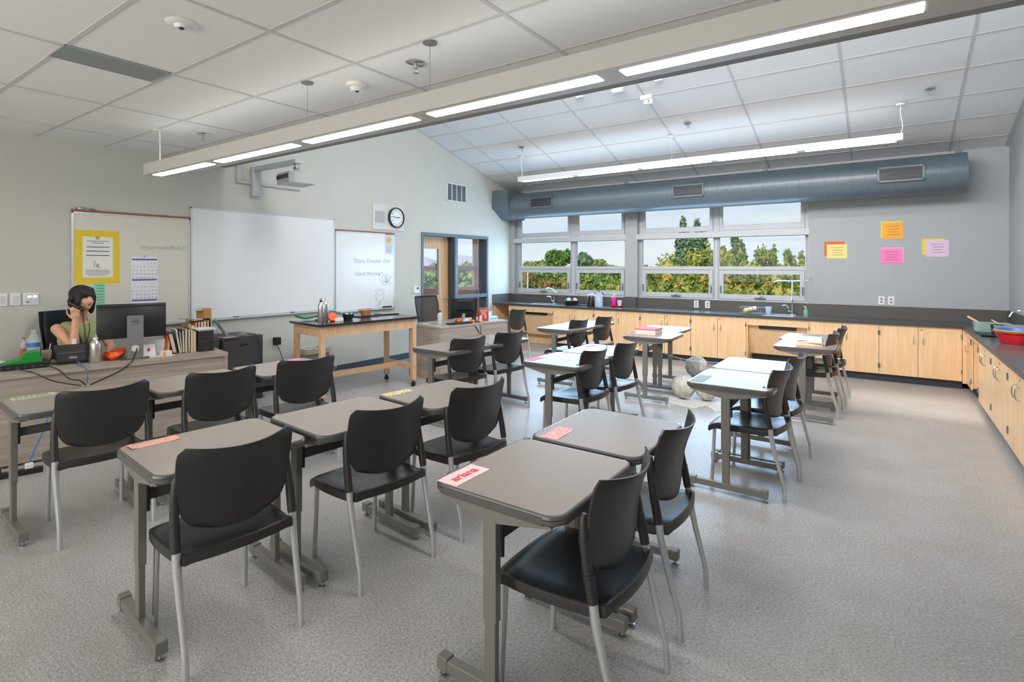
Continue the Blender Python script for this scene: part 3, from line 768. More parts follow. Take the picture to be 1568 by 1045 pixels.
# ------------------------------------------------------------------ duct
DYC, DZC, DR = 9.19, 2.815, 0.262
du = thing('round_duct', 'big blue-grey round air duct running along the top of the window wall', 'air duct', (-2.8, DYC, DZC))
bm = nb()
xa, xb = XL+0.36+2.8, 0.86+2.8
pts = []; rads = []
x = xa
while x < xb:
    for dx_, dr_ in ((0, 0), (0.004, 0), (0.006, 0.0018), (0.012, 0.0018), (0.014, 0), (0.018, 0)):
        pts.append((x+dx_, 0, 0)); rads.append(DR+dr_)
    x += 0.165
pts.append((xb, 0, 0)); rads.append(DR)
add_tube(bm, pts, DR, 40, rads)
obj('duct_shell', bm, M_DUCT, du, True)
bm = nb(); add_cyl(bm, (xb-0.03, 0, 0), (xb+0.004, 0, 0), DR+0.006, n=40); obj('end_cap', bm, M_DUCT, du)
bm = nb(); add_prism(bm, [(8.87-DYC, 2.775-DZC), (8.87-DYC, 3.135-DZC), (9.50-DYC, 3.135-DZC), (9.50-DYC, 2.55-DZC), (9.22-DYC, 2.55-DZC)], XL+0.005+2.8, XL+0.40+2.8, 'x'); obj('wall_transition', bm, M_DUCT, du)
for gx in (-5.545, -2.69, 0.16):
    g0 = gx+2.8
    bm = nb()
    yf = -DR-0.012
    for q in ((g0-0.26, g0+0.26, 0.095, 0.12), (g0-0.26, g0+0.26, -0.09, -0.065), (g0-0.26, g0-0.235, -0.08, 0.11), (g0+0.235, g0+0.26, -0.08, 0.11)):
        bx(bm, q[0], q[1], yf, -DR+0.06, q[2], q[3], 0.002)
    g_ = obj('supply_grille', bm, M_DUCT, du)
    bm = nb(); bx(bm, g0-0.236, g0+0.236, yf+0.006, -DR+0.05, -0.066, 0.096); obj('grille_back', bm, M_DARK, g_)
    bm = nb()
    for k in range(26): bx(bm, g0-0.232+0.0183*k, g0-0.229+0.0183*k, yf+0.001, yf+0.008, -0.066, 0.096)
    for z_ in (-0.02, 0.03): bx(bm, g0-0.236, g0+0.236, yf+0.001, yf+0.007, z_, z_+0.004)
    obj('grille_vane', bm, mat('vane_metal', '#5a6068', 0.4), g_)
for hx in (-3.886, -1.559, 0.79):
    bm = nb(); add_cyl(bm, (hx+2.8, 0, DR), (hx+2.8, 0, slz(DYC)-DZC), 0.006, n=8); add_box(bm, (hx+2.8, 0, DR+0.015), (0.07, 0.05, 0.045), None, 0.005); obj('hanger_rod', bm, M_GASK, du)

# ------------------------------------------------------------------ casework
CY, CX, CZ, CTY = 8.884, 0.796, 0.818, 0.775
YF = CY + 0.03         # front face of the doors on the window side
XF = CX + 0.05         # front face of the doors on the right side
bm = nb()
add_prism(bm, [(XL+0.005, CY), (CX, CY), (CX, 1.2), (XR-0.005, 1.2), (XR-0.005, YB-0.005), (XL+0.005, YB-0.005)], CZ-0.036, CZ)
ct = tag(obj('countertop', bm, M_COUNT), 'dark grey L-shaped countertop along the window wall and right wall', 'countertop')
bm = nb(); bx(bm, XL+0.01, CX, CY-0.003, CY+0.001, CZ-0.036, CZ-0.002); bx(bm, CX-0.003, CX+0.001, 1.2, CY, CZ-0.036, CZ-0.002); obj('edge_band', bm, M_EDGE, ct)
bm = nb()
bx(bm, XL+0.005, W1[1]+0.0, YB-0.02, YB-0.001, CZ, 0.985); bx(bm, W1[1], W2[0], YB-0.075, YB-0.001, CZ, 1.0); bx(bm, W2[0], XR-0.005, YB-0.02, YB-0.001, CZ, 0.995)
bx(bm, XL+0.001, XL+0.02, CY+0.0, YB-0.02, CZ, 0.99); bx(bm, XR-0.02, XR-0.001, 1.2, YB-0.02, CZ, 0.995)
tag(obj('backsplash', bm, M_SPLASH), 'dark grey backsplash strip standing along the back of the countertop', 'backsplash')
def pull(bm, p, axis, h=0.10):
    x, y, z = p
    if axis == 'y': add_tube(bm, smooth_pts([(x, y, z-h/2), (x, y-0.032, z-h/2), (x, y-0.032, z+h/2), (x, y, z+h/2)], 1), 0.005, 6)
    else: add_tube(bm, smooth_pts([(x, y, z-h/2), (x-0.032, y, z-h/2), (x-0.032, y, z+h/2), (x, y, z+h/2)], 1), 0.005, 6)
def base_cab_back(x0, x1, label, xm=None, name='base_cabinet'):
    xm = (x0+x1)/2 if xm is None else xm
    t_ = thing(name, label, 'cabinet', ((x0+x1)/2, CY, 0), group='maple base cabinets under the window counter')
    ox = (x0+x1)/2
    bm = nb(); bx(bm, x0+0.001-ox, x1-0.001-ox, 0.052, YB-CY-0.03, 0.10, CTY+0.005); bx(bm, x0-ox, x1-ox, 0.03, 0.052, CTY-0.012, CTY+0.005); obj('carcass', bm, M_MAPLE, t_)
    bm = nb(); bx(bm, x0-ox, x1-ox, 0.085, 0.10, 0, 0.10); obj('toe_kick', bm, M_TOE, t_)
    for a, b, hs in ((x0, xm, 1), (xm, x1, -1)):
        if b-a < 0.15: continue
        bm = nb(); bx(bm, a+0.003-ox, b-0.003-ox, 0.028, 0.049, 0.105, CTY-0.002, 0.002)
        d = obj('door', bm, M_MAPLE, t_)
        hx = (b-0.05 if hs == 1 else a+0.05)-ox
        bm = nb(); pull(bm, (hx, 0.028, 0.60), 'y'); obj('handle', bm, M_STEEL, d, True)
        bm = nb(); qx = (a if hs == 1 else b)-ox
        for z_ in (0.67, 0.22): add_box(bm, (qx+0.008*hs, 0.022, z_), (0.012, 0.012, 0.06), None, 0.002)
        obj('hinge', bm, M_GASK, d)
        if hs == -1:
            bm = nb(); add_cyl(bm, (a+0.035-ox, 0.022, 0.735), (a+0.035-ox, 0.03, 0.735), 0.010, n=12); obj('lock', bm, M_GASK, d)
    return t_
base_cab_back(-5.27, -4.40, 'two-door maple cabinet right of the far sink front, near the corner')
base_cab_back(-4.40, -3.51, 'two-door maple cabinet below the window pillar, with the pink bottle tray above')
base_cab_back(-3.51, -2.64, 'two-door maple cabinet behind the pair of tables without chairs')
base_cab_back(-2.64, -1.787, 'two-door maple cabinet left of the near sink front')
base_cab_back(-0.93, -0.08, 'two-door maple cabinet right of the near sink front, half hidden by chairs', -0.507)
base_cab_back(-0.08, CX+0.005, 'two-door maple cabinet in the right inside corner', 0.349)
def sink_front(x0, x1, label):
    ox = (x0+x1)/2
    t_ = thing('sink_cabinet', label, 'cabinet', (ox, CY, 0))
    bm = nb(); bx(bm, x0-ox, x1-ox, 0.028, 0.05, CTY-0.105, CTY+0.005); obj('apron', bm, M_MAPLE, t_)
    for a_, b_ in ((x0+0.001, x0+0.02), (x1-0.02, x1-0.001)):
        bm = nb(); bx(bm, a_-ox, b_-ox, 0.05, YB-CY-0.03, 0.0, CTY+0.005); obj('side_panel', bm, M_MAPLE, t_)
    bm = nb(); add_prism(bm, [(0.10, CTY-0.10), (0.12, CTY-0.10), (0.30, 0.20), (0.28, 0.20)], x0+0.02-ox, x1-0.02-ox, 'x'); obj('knee_panel', bm, M_MAPLE, t_)
    bm = nb(); bx(bm, x0+0.17-ox, x1-0.17-ox, 0.085, 0.115, CTY-0.165, CTY-0.105, 0.01); obj('slot', bm, M_BLK, t_)
    bm = nb(); bx(bm, x0+0.02-ox, x1-0.02-ox, 0.40, 0.42, 0, 0.24); obj('back_panel', bm, M_TOE if x1 > -3 else M_MAPLE, t_)
sink_front(-6.31, -5.27, 'far maple sink front with a black slot and knee space, near the corner')
sink_front(-1.787, -0.93, 'near maple sink front with a black slot behind the right tables')
bm = nb(); bx(bm, XL+0.015, -6.311, YB-0.06, YB-0.03, 0.0, CTY); bx(bm, XL+0.015, XL+0.035, CY+0.05, YB-0.06, 0, CTY)
tag(obj('end_panel', bm, M_MAPLE), 'maple lining of the open knee space in the far corner', 'panel')
# right-hand run
def right_cab(y0, y1, label):
    oy = (y0+y1)/2
    t_ = thing('base_cabinet', label, 'cabinet', (CX, oy, 0), group='maple base cabinets along the right wall')
    bm = nb(); bx(bm, 0.072, XR-CX-0.03, y0+0.001-oy, y1-0.001-oy, 0.10, CTY+0.005); bx(bm, 0.05, 0.072, y0-oy, y1-oy, CTY-0.07, CTY+0.005); obj('carcass', bm, M_MAPLE, t_)
    bm = nb(); bx(bm, 0.105, 0.12, y0-oy, y1-oy, 0, 0.10); obj('toe_kick', bm, M_TOE, t_)
    ym = (y0+y1)/2
    for a, b, hs in ((y0, ym, 1), (ym, y1, -1)):
        bm = nb(); bx(bm, 0.048, 0.069, a+0.003-oy, b-0.003-oy, 0.08, CTY-0.04, 0.002)
        d = obj('door', bm, M_MAPLE, t_)
        hy = (b-0.06 if hs == 1 else a+0.06)-oy
        bm = nb(); pull(bm, (0.048, hy, 0.60), 'x'); obj('handle', bm, M_STEEL, d, True)
        bm = nb(); qy = (a+0.004 if hs == 1 else b-0.004)-oy
        for z_ in (0.65, 0.20): add_box(bm, (0.043, qy, z_), (0.012, 0.016, 0.06), None, 0.002)
        obj('hinge', bm, M_GASK, d)
        if hs == 1:
            bm = nb(); add_cyl(bm, (0.043, b-0.04-oy, 0.70), (0.050, b-0.04-oy, 0.70), 0.009, n=12); obj('lock', bm, M_STEEL, d)
right_cab(6.98, 7.86, 'two-door maple cabinet on the right wall, first after the recess by the corner')
right_cab(6.10, 6.98, 'two-door maple cabinet on the right wall, below the red bowl')
right_cab(5.22, 6.10, 'two-door maple cabinet on the right wall at the picture edge')
right_cab(4.34, 5.22, 'two-door maple cabinet on the right wall nearest the camera')
t_ = thing('corner_cabinet', 'narrow maple door of the corner cabinet on the right wall', 'cabinet', (CX, 8.66, 0))
bm = nb(); bx(bm, 0.072, XR-CX-0.03, -0.16, 0.24, 0.10, CTY+0.005); obj('carcass', bm, M_MAPLE, t_)
bm = nb(); bx(bm, 0.048, 0.069, -0.158, 0.246, 0.08, CTY-0.01, 0.002); d = obj('door', bm, M_MAPLE, t_)
bm = nb(); bx(bm, 0.006, 0.0475, 0.247, 0.264, 0.08, CTY-0.01); bx(bm, 0.006, 0.05, 0.264, 0.30, 0.08, CTY-0.01); obj('filler', bm, M_MAPLE, t_)
bm = nb(); pull(bm, (0.048, 0.07, 0.56), 'x'); obj('handle', bm, M_STEEL, d, True)
bm = nb(); bx(bm, 0.04, 0.052, -0.16, -0.145, 0.62, 0.69); bx(bm, 0.04, 0.052, -0.16, -0.145, 0.15, 0.21); obj('hinge', bm, M_GASK, d)
bm = nb(); bx(bm, 0.10, 0.115, -0.16, 0.22, 0, 0.10); obj('toe_kick', bm, M_TOE, t_)
t_ = thing('sink_cabinet', 'recessed maple knee space between the corner door and the right wall cabinets', 'cabinet', (CX, 8.18, 0))
bm = nb(); bx(bm, 0.048, 0.07, -0.315, 0.315, CTY-0.07, CTY+0.005); obj('apron', bm, M_MAPLE, t_)
bm = nb(); add_prism(bm, [(0.12, CTY-0.07), (0.14, CTY-0.07), (0.20, 0.12), (0.18, 0.12)], -0.315, 0.315, 'y'); obj('knee_panel', bm, M_MAPLE, t_)

# sinks, taps
def sink(label, x, y, w, d):
    t_ = thing('sink_basin', label, 'sink', (x, y, CZ))
    bm = nb()
    for q in ((-w/2, w/2, -d/2, -d/2+0.03), (-w/2, w/2, d/2-0.05, d/2), (-w/2, -w/2+0.03, -d/2, d/2), (w/2-0.03, w/2, -d/2, d/2)): bx(bm, q[0], q[1], q[2], q[3], 0.0, 0.006, 0.002)
    obj('rim', bm, M_STEEL, t_)
    bm = nb(); bx(bm, -w/2+0.02, w/2-0.02, -d/2+0.02, d/2-0.03, -0.001, 0.002); obj('basin', bm, mat('basin_dark', '#7d8083', 0.3, 0.7), t_)
sink('far stainless sink set in the counter near the corner', -5.62, 9.18, 0.50, 0.36)
sink('near stainless sink in the counter below the right window', -1.35, 9.18, 0.46, 0.36)
sink('stainless sink in the right-hand counter under the glass dishes', 1.03, 8.05, 0.36, 0.50)
def lab_faucet(label, x, y, h, sx, loop=False):
    t_ = thing('faucet', label, 'faucet', (x, y, CZ))
    bm = nb(); add_cyl(bm, (0, 0, 0), (0, 0, 0.02), 0.028); add_cyl(bm, (0, 0, 0), (0, 0, 0.13), 0.016); add_cyl(bm, (0, 0, 0.13), (0, 0, h), 0.008); add_cyl(bm, (0, 0, 0.2), (0, 0, 0.26), 0.014); obj('riser', bm, M_CHR, t_, True)
    bm = nb(); add_tube(bm, smooth_pts([(0, 0, 0.05), (sx*0.05, -0.03, 0.05), (sx*0.05, -0.03, 0.12), (sx*0.09, -0.05, 0.15), (sx*0.13, -0.07, 0.14)]), 0.009, 8); obj('lever', bm, M_CHR, t_, True)
    bm = nb()
    if loop: add_tube(bm, smooth_pts([(0, 0, h-0.01), (0.20, -0.02, h-0.0), (0.27, -0.02, h+0.03), (0.27, -0.02, h+0.08), (0.18, -0.02, h+0.09), (0.12, -0.02, h+0.09)]), 0.006, 8); add_tube(bm, smooth_pts([(0, 0, h-0.01), (-0.2, -0.1, h), (-0.24, -0.12, h-0.03)]), 0.006, 8)
    else: add_tube(bm, smooth_pts([(0, 0, h), (-0.05, -0.04, h+0.05), (-0.12, -0.1, h+0.06), (-0.16, -0.12, h+0.0)]), 0.010, 8); add_tube(bm, smooth_pts([(0, 0, h-0.04), (0.05, -0.03, h-0.01), (0.09, -0.05, h-0.04)]), 0.009, 8)
    obj('spout', bm, M_CHR, t_, True)
lab_faucet('far chrome laboratory faucet at the counter corner', -5.50, 9.36, 0.26, -1)
lab_faucet('tall chrome laboratory faucet below the right window', -1.20, 9.36, 0.54, -1, True)
t_ = thing('faucet', 'chrome gooseneck faucet on the right-hand counter', 'faucet', (1.22, 7.62, CZ))
bm = nb(); add_cyl(bm, (0, 0, 0), (0, 0, 0.05), 0.025); add_tube(bm, smooth_pts([(0, 0, 0.04), (0, 0, 0.22), (-0.03, 0.04, 0.29), (-0.10, 0.12, 0.29), (-0.13, 0.15, 0.22)]), 0.011, 8); obj('spout', bm, M_CHR, t_, True)
bm = nb(); add_tube(bm, [(0.0, -0.03, 0.05), (0.0, -0.08, 0.09)], 0.008, 8); obj('lever', bm, M_CHR, t_, True)
# outlets on window wall
def outlet(label, x, z, y=YB):
    t_ = thing('wall_outlet', label, 'outlet', (x, y, z))
    bm = nb(); add_box(bm, (0, -0.004, 0), (0.078, 0.008, 0.122), None, 0.002); obj('plate', bm, M_WHITE, t_)
    bm = nb(); add_box(bm, (0, -0.009, 0.022), (0.03, 0.003, 0.03)); add_box(bm, (0, -0.009, -0.022), (0.03, 0.003, 0.03)); obj('socket', bm, cmat('#8d8f92'), t_)
outlet('white outlet plate on the right wall area below the pink note, left one', -0.055, 1.078)
outlet('white outlet plate on the right wall area below the pink note, right one', 0.06, 1.078)
outlet('white outlet plate on the backsplash below the right window, left one', -2.72, 0.915, YB-0.021)
outlet('white outlet plate on the backsplash below the right window, right one', -2.53, 0.915, YB-0.021)
outlet('white outlet plate on the backsplash beside the water bottle', -4.60, 0.915, YB-0.021)
# sticky notes
def wnote(label, x0, x1, z0, z1, c1, c2, off):
    cx_, cz_ = (x0+x1)/2, (z0+z1)/2
    t_ = thing('paper_note', label, 'note', (cx_, YB-0.002, cz_), group='coloured notes on the window wall')
    w_, h_ = (x1-x0), (z1-z0)
    bm = nb(); add_box(bm, (off[0], 0.0, off[1]), (w_, 0.001, h_)); obj('back_sheet', bm, cmat(c2), t_)
    bm = nb(); add_box(bm, (-off[0], -0.0015, -off[1]), (w_, 0.001, h_)); obj('front_sheet', bm, cmat(c1), t_)
    bm = nb()
    for k in range(4): add_box(bm, (-off[0]+0.01*(k % 2), -0.0024, h_*0.26-off[1]-h_*0.17*k), (w_*(0.62-0.08*(k % 3)), 0.0004, 0.006))
    obj('writing', bm, cmat('#7a5560'), t_)
wnote('pale yellow note on an orange sheet, nearest the window', -0.765, -0.500, 1.72, 1.935, '#efd98b', '#d9662c', (-0.018, 0.022))
wnote('orange note with a lime edge, topmost of the wall notes', -0.055, 0.195, 1.985, 2.225, '#f3a92f', '#d6d84a', (-0.008, 0.008))
wnote('hot pink note below the orange one', -0.055, 0.200, 1.625, 1.845, '#f77fbb', '#d9bfd2', (0.006, 0.006))
wnote('lilac note on a yellow sheet, nearest the right wall', 0.440, 0.690, 1.725, 1.955, '#dcc3dc', '#eccb4e', (-0.022, 0.012))

# ------------------------------------------------------------------ student tables
def make_table():
    t_ = thing('school_table', '', 'table', group='grey-topped student tables in rows')
    hx, hy, Z = 0.287, 0.327, 0.75
    bm = nb(); add_prism(bm, rrect(-hx+0.012, hx-0.012, -hy+0.012, hy-0.012, 0.055), Z-0.006, Z); obj('tabletop', bm, M_TOP, t_)
    bm = nb()
    po = rrect(-hx, hx, -hy, hy, 0.065)
    add_prism(bm, po, Z-0.036, Z-0.0065)
    bmesh.ops.bevel(bm, geom=[e for e in bm.edges if abs(e.verts[0].co.z-e.verts[1].co.z) < 1e-5], offset=0.008, segments=2, affect='EDGES')
    rim = nb()
    # raised lip around the laminate
    inn = rrect(-hx+0.012, hx-0.012, -hy+0.012, hy-0.012, 0.055)
    mid = rrect(-hx+0.004, hx-0.004, -hy+0.004, hy-0.004, 0.062)
    va = [bm.verts.new((a, b, Z-0.0005)) for a, b in inn]; vb = [bm.verts.new((a, b, Z-0.002)) for a, b in mid]; vc = [bm.verts.new((a, b, Z-0.012)) for a, b in po]
    n = len(po)
    for i in range(n):
        j = (i+1) % n
        bm.faces.new((va[i], va[j], vb[j], vb[i])); bm.faces.new((vb[i], vb[j], vc[j], vc[i]))
    rim.free()
    obj('edge_band', bm, M_TEDGE, t_, True)
    for s in (-1, 1):
        y = s*(hy-0.03)
        bm = nb()
        add_box(bm, (-0.01, y, 0.50), (0.058, 0.032, 0.40), None, 0.002)
        add_box(bm, (-0.01, y, 0.19), (0.048, 0.026, 0.30), None, 0.003)
        lg = obj('leg', bm, M_LEG, t_)
        bm = nb(); add_prism(bm, [(-0.25, Z-0.037), (-0.25, Z-0.045), (-0.05, Z-0.085), (0.03, Z-0.085), (0.25, Z-0.045), (0.25, Z-0.037)], y-0.018, y+0.018, 'y'); obj('top_bracket', bm, M_LEG, lg)
        bm = nb()
        add_box(bm, (0.0, y, 0.052), (0.50, 0.040, 0.042), None, 0.003)
        for e in (-1, 1): add_box(bm, (e*0.235, y, 0.054), (0.050, 0.047, 0.052), None, 0.004)
        ft = obj('foot', bm, M_LEG, t_)
        for e in (-1, 1):
            bm = nb(); add_lathe(bm, [(0.018, 0.0), (0.018, 0.007), (0.008, 0.010), (0.008, 0.03)], (e*0.24, y, 0), 12)
            obj('glide', bm, M_STEEL, ft, True)
    bm = nb(); bx(bm, -0.028, -0.008, -hy+0.045, hy-0.045, 0.565, 0.615, 0.003)
    obj('crossbeam', bm, M_LEGD, t_)
    for s in (-1, 1):
        bm = nb(); add_box(bm, (0.024, s*(hy-0.05), 0.60), (0.01, 0.012, 0.14), None, 0.002)
        obj('adjuster_plate', bm, M_BLK, t_)
    return t_
T0 = make_table()
TABLES = [
 (-2.605, 1.270, -5, 'table with the torn orange name card'),
 (-2.500, 1.950, -5, 'table between the orange-card table and the floral-card table'),
 (-2.395, 2.630, -6, 'table with the floral name card'),
 (-4.225, 1.205, -3, 'table with the green name card, in front of the teacher desk'),
 (-4.150, 1.890, -4, 'table between the green-card table and the pink-card table at the desk end'),
 (-4.095, 2.570, -4, 'table with the bright pink card beside the wood demonstration table'),
 (-3.700, 4.210, -2, 'table in front of the small teacher desk, nearer the camera'),
 (-3.660, 4.870, -3, 'table in front of the small teacher desk, farther from the camera'),
 (-1.165, 1.850, 0, 'table nearest the camera, with the ariana name card'),
 (-1.160, 2.530, 0, 'table right behind the ariana-card table, with a pale pink card'),
 (-2.345, 4.215, 0, 'middle table with a hot pink card at its corner'),
 (-2.330, 4.880, 0, 'middle table with the folded red-pink card, behind the hot pink card table'),
 (-3.590, 6.420, 0, 'far table by the sink front, nearer one of its pair'),
 (-3.580, 7.090, 0, 'far table by the sink front, closest to the cabinets'),
 (-2.320, 6.330, 3, 'chairless table carrying the pink and cream box'),
 (-2.430, 7.000, 0, 'chairless table behind the one with the pink and cream box'),
 (-0.905, 4.205, 0, 'table beside the paper balls, with the grey-green card'),
 (-0.900, 4.870, 0, 'table behind the one with the grey-green card'),
 (-0.690, 6.480, 0, 'table with the book stack, near the right cabinets'),
 (-0.730, 7.150, 0, 'table behind the book stack, next to the near sink front'),
]
for i, (x, y, a, lb) in enumerate(TABLES):
    if i == 0:
        T0.location = (x, y, 0); T0.rotation_euler = (0, 0, R(a)); T0['label'] = lb
    else: dup(T0, (x, y, 0), R(a), lb)

# ------------------------------------------------------------------ student chairs (facing -x)
def make_chair():
    t_ = thing('stacking_chair', '', 'chair', group='black plastic chairs at the student tables')
    # seat: thin curved shell
    nu, nv = 14, 12
    def seat_pt(u, v):       # u 0 front..1 rear, v -1..1
        x = -0.262 + 0.455*u
        w = 0.212 + 0.018*math.sin(PI*min(1, u*0.9+0.1)) - 0.02*max(0, 0.2-u)*5*0.6
        y_ = v*w
        z = 0.452 + 0.012*u - 0.016*(1-v*v)*math.sin(PI*u)
        if u < 0.16: z -= 0.030*((0.16-u)/0.16)**2
        if u > 0.86: z += 0.010*((u-0.86)/0.14)
        x += (0.028*(1-v*v) if u > 0.5 else 0)*((u-0.5)*2) - (0.012*(1-v*v))*(1-u)
        if abs(v) > 0.85: z -= 0.006
        return Vector((x, y_, z))
    bm = nb()
    g = [[bm.verts.new(seat_pt(i/nu, -1+2*j/nv)) for j in range(nv+1)] for i in range(nu+1)]
    lo = [[bm.verts.new(seat_pt(i/nu, -1+2*j/nv) - Vector((0, 0, 0.012))) for j in range(nv+1)] for i in range(nu+1)]
    for i in range(nu):
        for j in range(nv):
            bm.faces.new((g[i][j], g[i+1][j], g[i+1][j+1], g[i][j+1])); bm.faces.new((lo[i][j], lo[i][j+1], lo[i+1][j+1], lo[i+1][j]))
    def rim(a, b, c, d): bm.faces.new((a, b, c, d))
    for i in range(nu):
        rim(g[i][0], lo[i][0], lo[i+1][0], g[i+1][0]); rim(g[i][nv], g[i+1][nv], lo[i+1][nv], lo[i][nv])
    for j in range(nv):
        rim(g[0][j], g[0][j+1], lo[0][j+1], lo[0][j]); rim(g[nu][j], lo[nu][j], lo[nu][j+1], g[nu][j+1])
    obj('seat', bm, M_SEAT, t_, True)
    # skirt rim hanging under the seat edge
    bm = nb()
    path = [seat_pt(i/nu, -1) for i in range(nu, -1, -1)] + [seat_pt(0, -1+2*j/nv) for j in range(1, nv)] + [seat_pt(i/nu, 1) for i in range(nu+1)] + [seat_pt(1, 1-2*j/nv) for j in range(1, nv)]
    n = len(path); cen = Vector((-0.03, 0, 0.45))
    def off(p, d, dz):
        q = (p-cen); q.z = 0; q.normalize(); return p + q*d + Vector((0, 0, dz))
    rows = []
    for d, dz in ((-0.004, 0.0015), (0.004, -0.002), (0.007, -0.012), (0.006, -0.040), (-0.004, -0.040)):
        rows.append([bm.verts.new(off(p, d, dz)) for p in path])
    for a, b in zip(rows, rows[1:]+rows[:1]):
        for k in range(n): bm.faces.new((a[k], a[(k+1) % n], b[(k+1) % n], b[k]))
    obj('seat_rim', bm, M_SHELL, t_, True)
    # backrest shell
    nu, nv = 16, 18
    def back_pt(u, v):       # u 0 bottom..1 top, v -1..1
        z = 0.525 + 0.345*u
        w = 0.204 + 0.028*min(1, u*1.5)
        cr = 0.10                      # lower corner rounding
        wu = w
        if u < 0.30: wu = w*(1 - 0.40*(1-math.sqrt(max(0, 1-((0.30-u)/0.30)**2))))
        if u > 0.88: wu = w*(1 - 0.13*(1-math.sqrt(max(0, 1-((u-0.88)/0.12)**2))))
        y_ = v*wu
        x = 0.120 + 0.026*(1-u)*(1-u) + 0.056*u*u + 0.072*(1-v*v)*(0.35+0.65*u)
        z -= 0.012*(1-v*v)*u - 0.004*v*v
        if u < 0.2: z -= 0.012*(1-v*v)
        return Vector((x, y_, z))
    bm = nb()
    g = [[bm.verts.new(back_pt(i/nu, -1+2*j/nv)) for j in range(nv+1)] for i in range(nu+1)]
    lo = [[bm.verts.new(back_pt(i/nu, -1+2*j/nv) - Vector((0.009, 0, 0))) for j in range(nv+1)] for i in range(nu+1)]
    for i in range(nu):
        for j in range(nv):
            bm.faces.new((g[i][j], g[i][j+1], g[i+1][j+1], g[i+1][j])); bm.faces.new((lo[i][j], lo[i+1][j], lo[i+1][j+1], lo[i][j+1]))
    for i in range(nu):
        bm.faces.new((g[i][0], g[i+1][0], lo[i+1][0], lo[i][0])); bm.faces.new((g[i][nv], lo[i][nv], lo[i+1][nv], g[i+1][nv]))
    for j in range(nv):
        bm.faces.new((g[0][j], lo[0][j], lo[0][j+1], g[0][j+1])); bm.faces.new((g[nu][j], g[nu][j+1], lo[nu][j+1], lo[nu][j]))
    obj('backrest', bm, M_SHELL, t_, True)
    for s in (-1, 1):
        bm = nb(); add_tube(bm, [(-0.225, s*0.188, 0.435), (-0.235, s*0.190, 0.22), (-0.245, s*0.192, 0.012)], 0.0125, 12); add_tube(bm, [(-0.245, s*0.192, 0.013), (-0.245, s*0.192, 0.0)], 0.0135, 12)
        obj('leg', bm, M_CLEG, t_, True)
        bm = nb()
        pts = [(0.160, s*0.232, 0.475), (0.168, s*0.232, 0.41), (0.200, s*0.230, 0.27), (0.232, s*0.228, 0.15), (0.243, s*0.228, 0.115), (0.247, s*0.228, 0.07), (0.250, s*0.228, 0.0)]
        add_tube(bm, pts, 0.0125, 12, [0.0165, 0.0165, 0.0135, 0.0125, 0.0125, 0.0125, 0.0125]); lg = obj('leg', bm, M_CLEG, t_, True)
        bm = nb()
        q = [(0.159, s*0.232, 0.474), (0.148, s*0.2325, 0.53), (0.134, s*0.231, 0.60), (0.122, s*0.227, 0.67), (0.117, s*0.222, 0.735), (0.120, s*0.219, 0.755)]
        rr = [0.0185, 0.0185, 0.0175, 0.017, 0.015, 0.008]
        add_tube(bm, q, 0.018, 12, rr)
        for k in range(7):
            z_ = 0.492+0.014*k; f = (z_-0.474)/0.126
            x_ = 0.159-0.025*f
            add_tube(bm, [(x_+0.0008, s*0.2325, z_-0.003), (x_-0.0008, s*0.2325, z_+0.003)], 0.0196, 12)
        obj('sleeve', bm, M_SLV, t_, True)
    return t_
C0 = make_chair()
CHAIRS = [
 (-2.385, 1.20, -6, 'black chair at the torn orange card table, in the left foreground'),
 (-2.295, 1.945, -6, 'black chair at the table next to the torn orange card table'),
 (-2.215, 2.60, -6, 'black chair at the floral card table'),
 (-4.005, 1.245, -4, 'black chair at the green card table in front of the teacher desk'),
 (-3.950, 1.915, -5, 'black chair at the table between the green and bright pink cards'),
 (-3.880, 2.540, -8, 'black chair at the bright pink card table beside the wood table'),
 (-3.610, 4.20, -9, 'black chair facing the small teacher desk, its nearer chair'),
 (-3.550, 4.82, -6, 'black chair facing the small teacher desk, its farther chair'),
 (-0.950, 1.83, 0, 'black chair nearest the camera, at the ariana card table'),
 (-0.970, 2.48, 2, 'black chair at the table behind the ariana card table'),
 (-2.245, 4.24, -2, 'black chair at the middle table with the hot pink card'),
 (-2.190, 4.81, -2, 'black chair at the middle table with the folded red-pink card'),
 (-3.560, 6.46, -4, 'black chair at the far table by the sink front, nearer one'),
 (-3.480, 7.08, -4, 'black chair at the far table closest to the cabinets'),
 (-0.790, 4.235, -4, 'black chair at the table with the grey-green card'),
 (-0.770, 4.82, -3, 'black chair at the table behind the grey-green card table'),
 (-0.650, 6.68, -2, 'black chair at the book stack table'),
 (-0.610, 7.33, -2, 'black chair at the table behind the book stack'),
 (-5.200, 7.40, 0, 'black chair standing behind the small teacher desk by the sink front'),
]
for i, (x, y, a, lb) in enumerate(CHAIRS):
    if i == 0:
        C0.location = (x, y, 0); C0.rotation_euler = (0, 0, R(a)); C0['label'] = lb
    else: dup(C0, (x, y, 0), R(a), lb)
# ------------------------------------------------------------------ teacher desk with the seated person
DH = 0.73
d1 = thing('teacher_desk', 'long ash-grey laminate teacher desk crowded with office things', 'desk', (-5.33, 2.73, 0), R(-9.9))
bm = nb(); bx(bm, -0.72, 0.0, -2.55, 0.0, DH-0.032, DH, 0.002); obj('desktop', bm, M_DESK, d1)
bm = nb(); bx(bm, -0.05, -0.028, -2.50, -0.03, 0.02, DH-0.032); obj('modesty_panel', bm, M_DESK, d1)
for y_ in (-0.03, -2.55):
    bm = nb(); bx(bm, -0.70, -0.01, y_, y_+0.028, 0.0, DH-0.032); obj('side_panel', bm, M_DESK, d1)
bm = nb(); bx(bm, -0.029, -0.026, -2.50, -0.03, 0.50, 0.504); obj('panel_seam', bm, cmat('#7c7269'), d1)
DA = R(-9.9)
def ond(x, y): # world -> place on the desk
    return (x, y, DH)

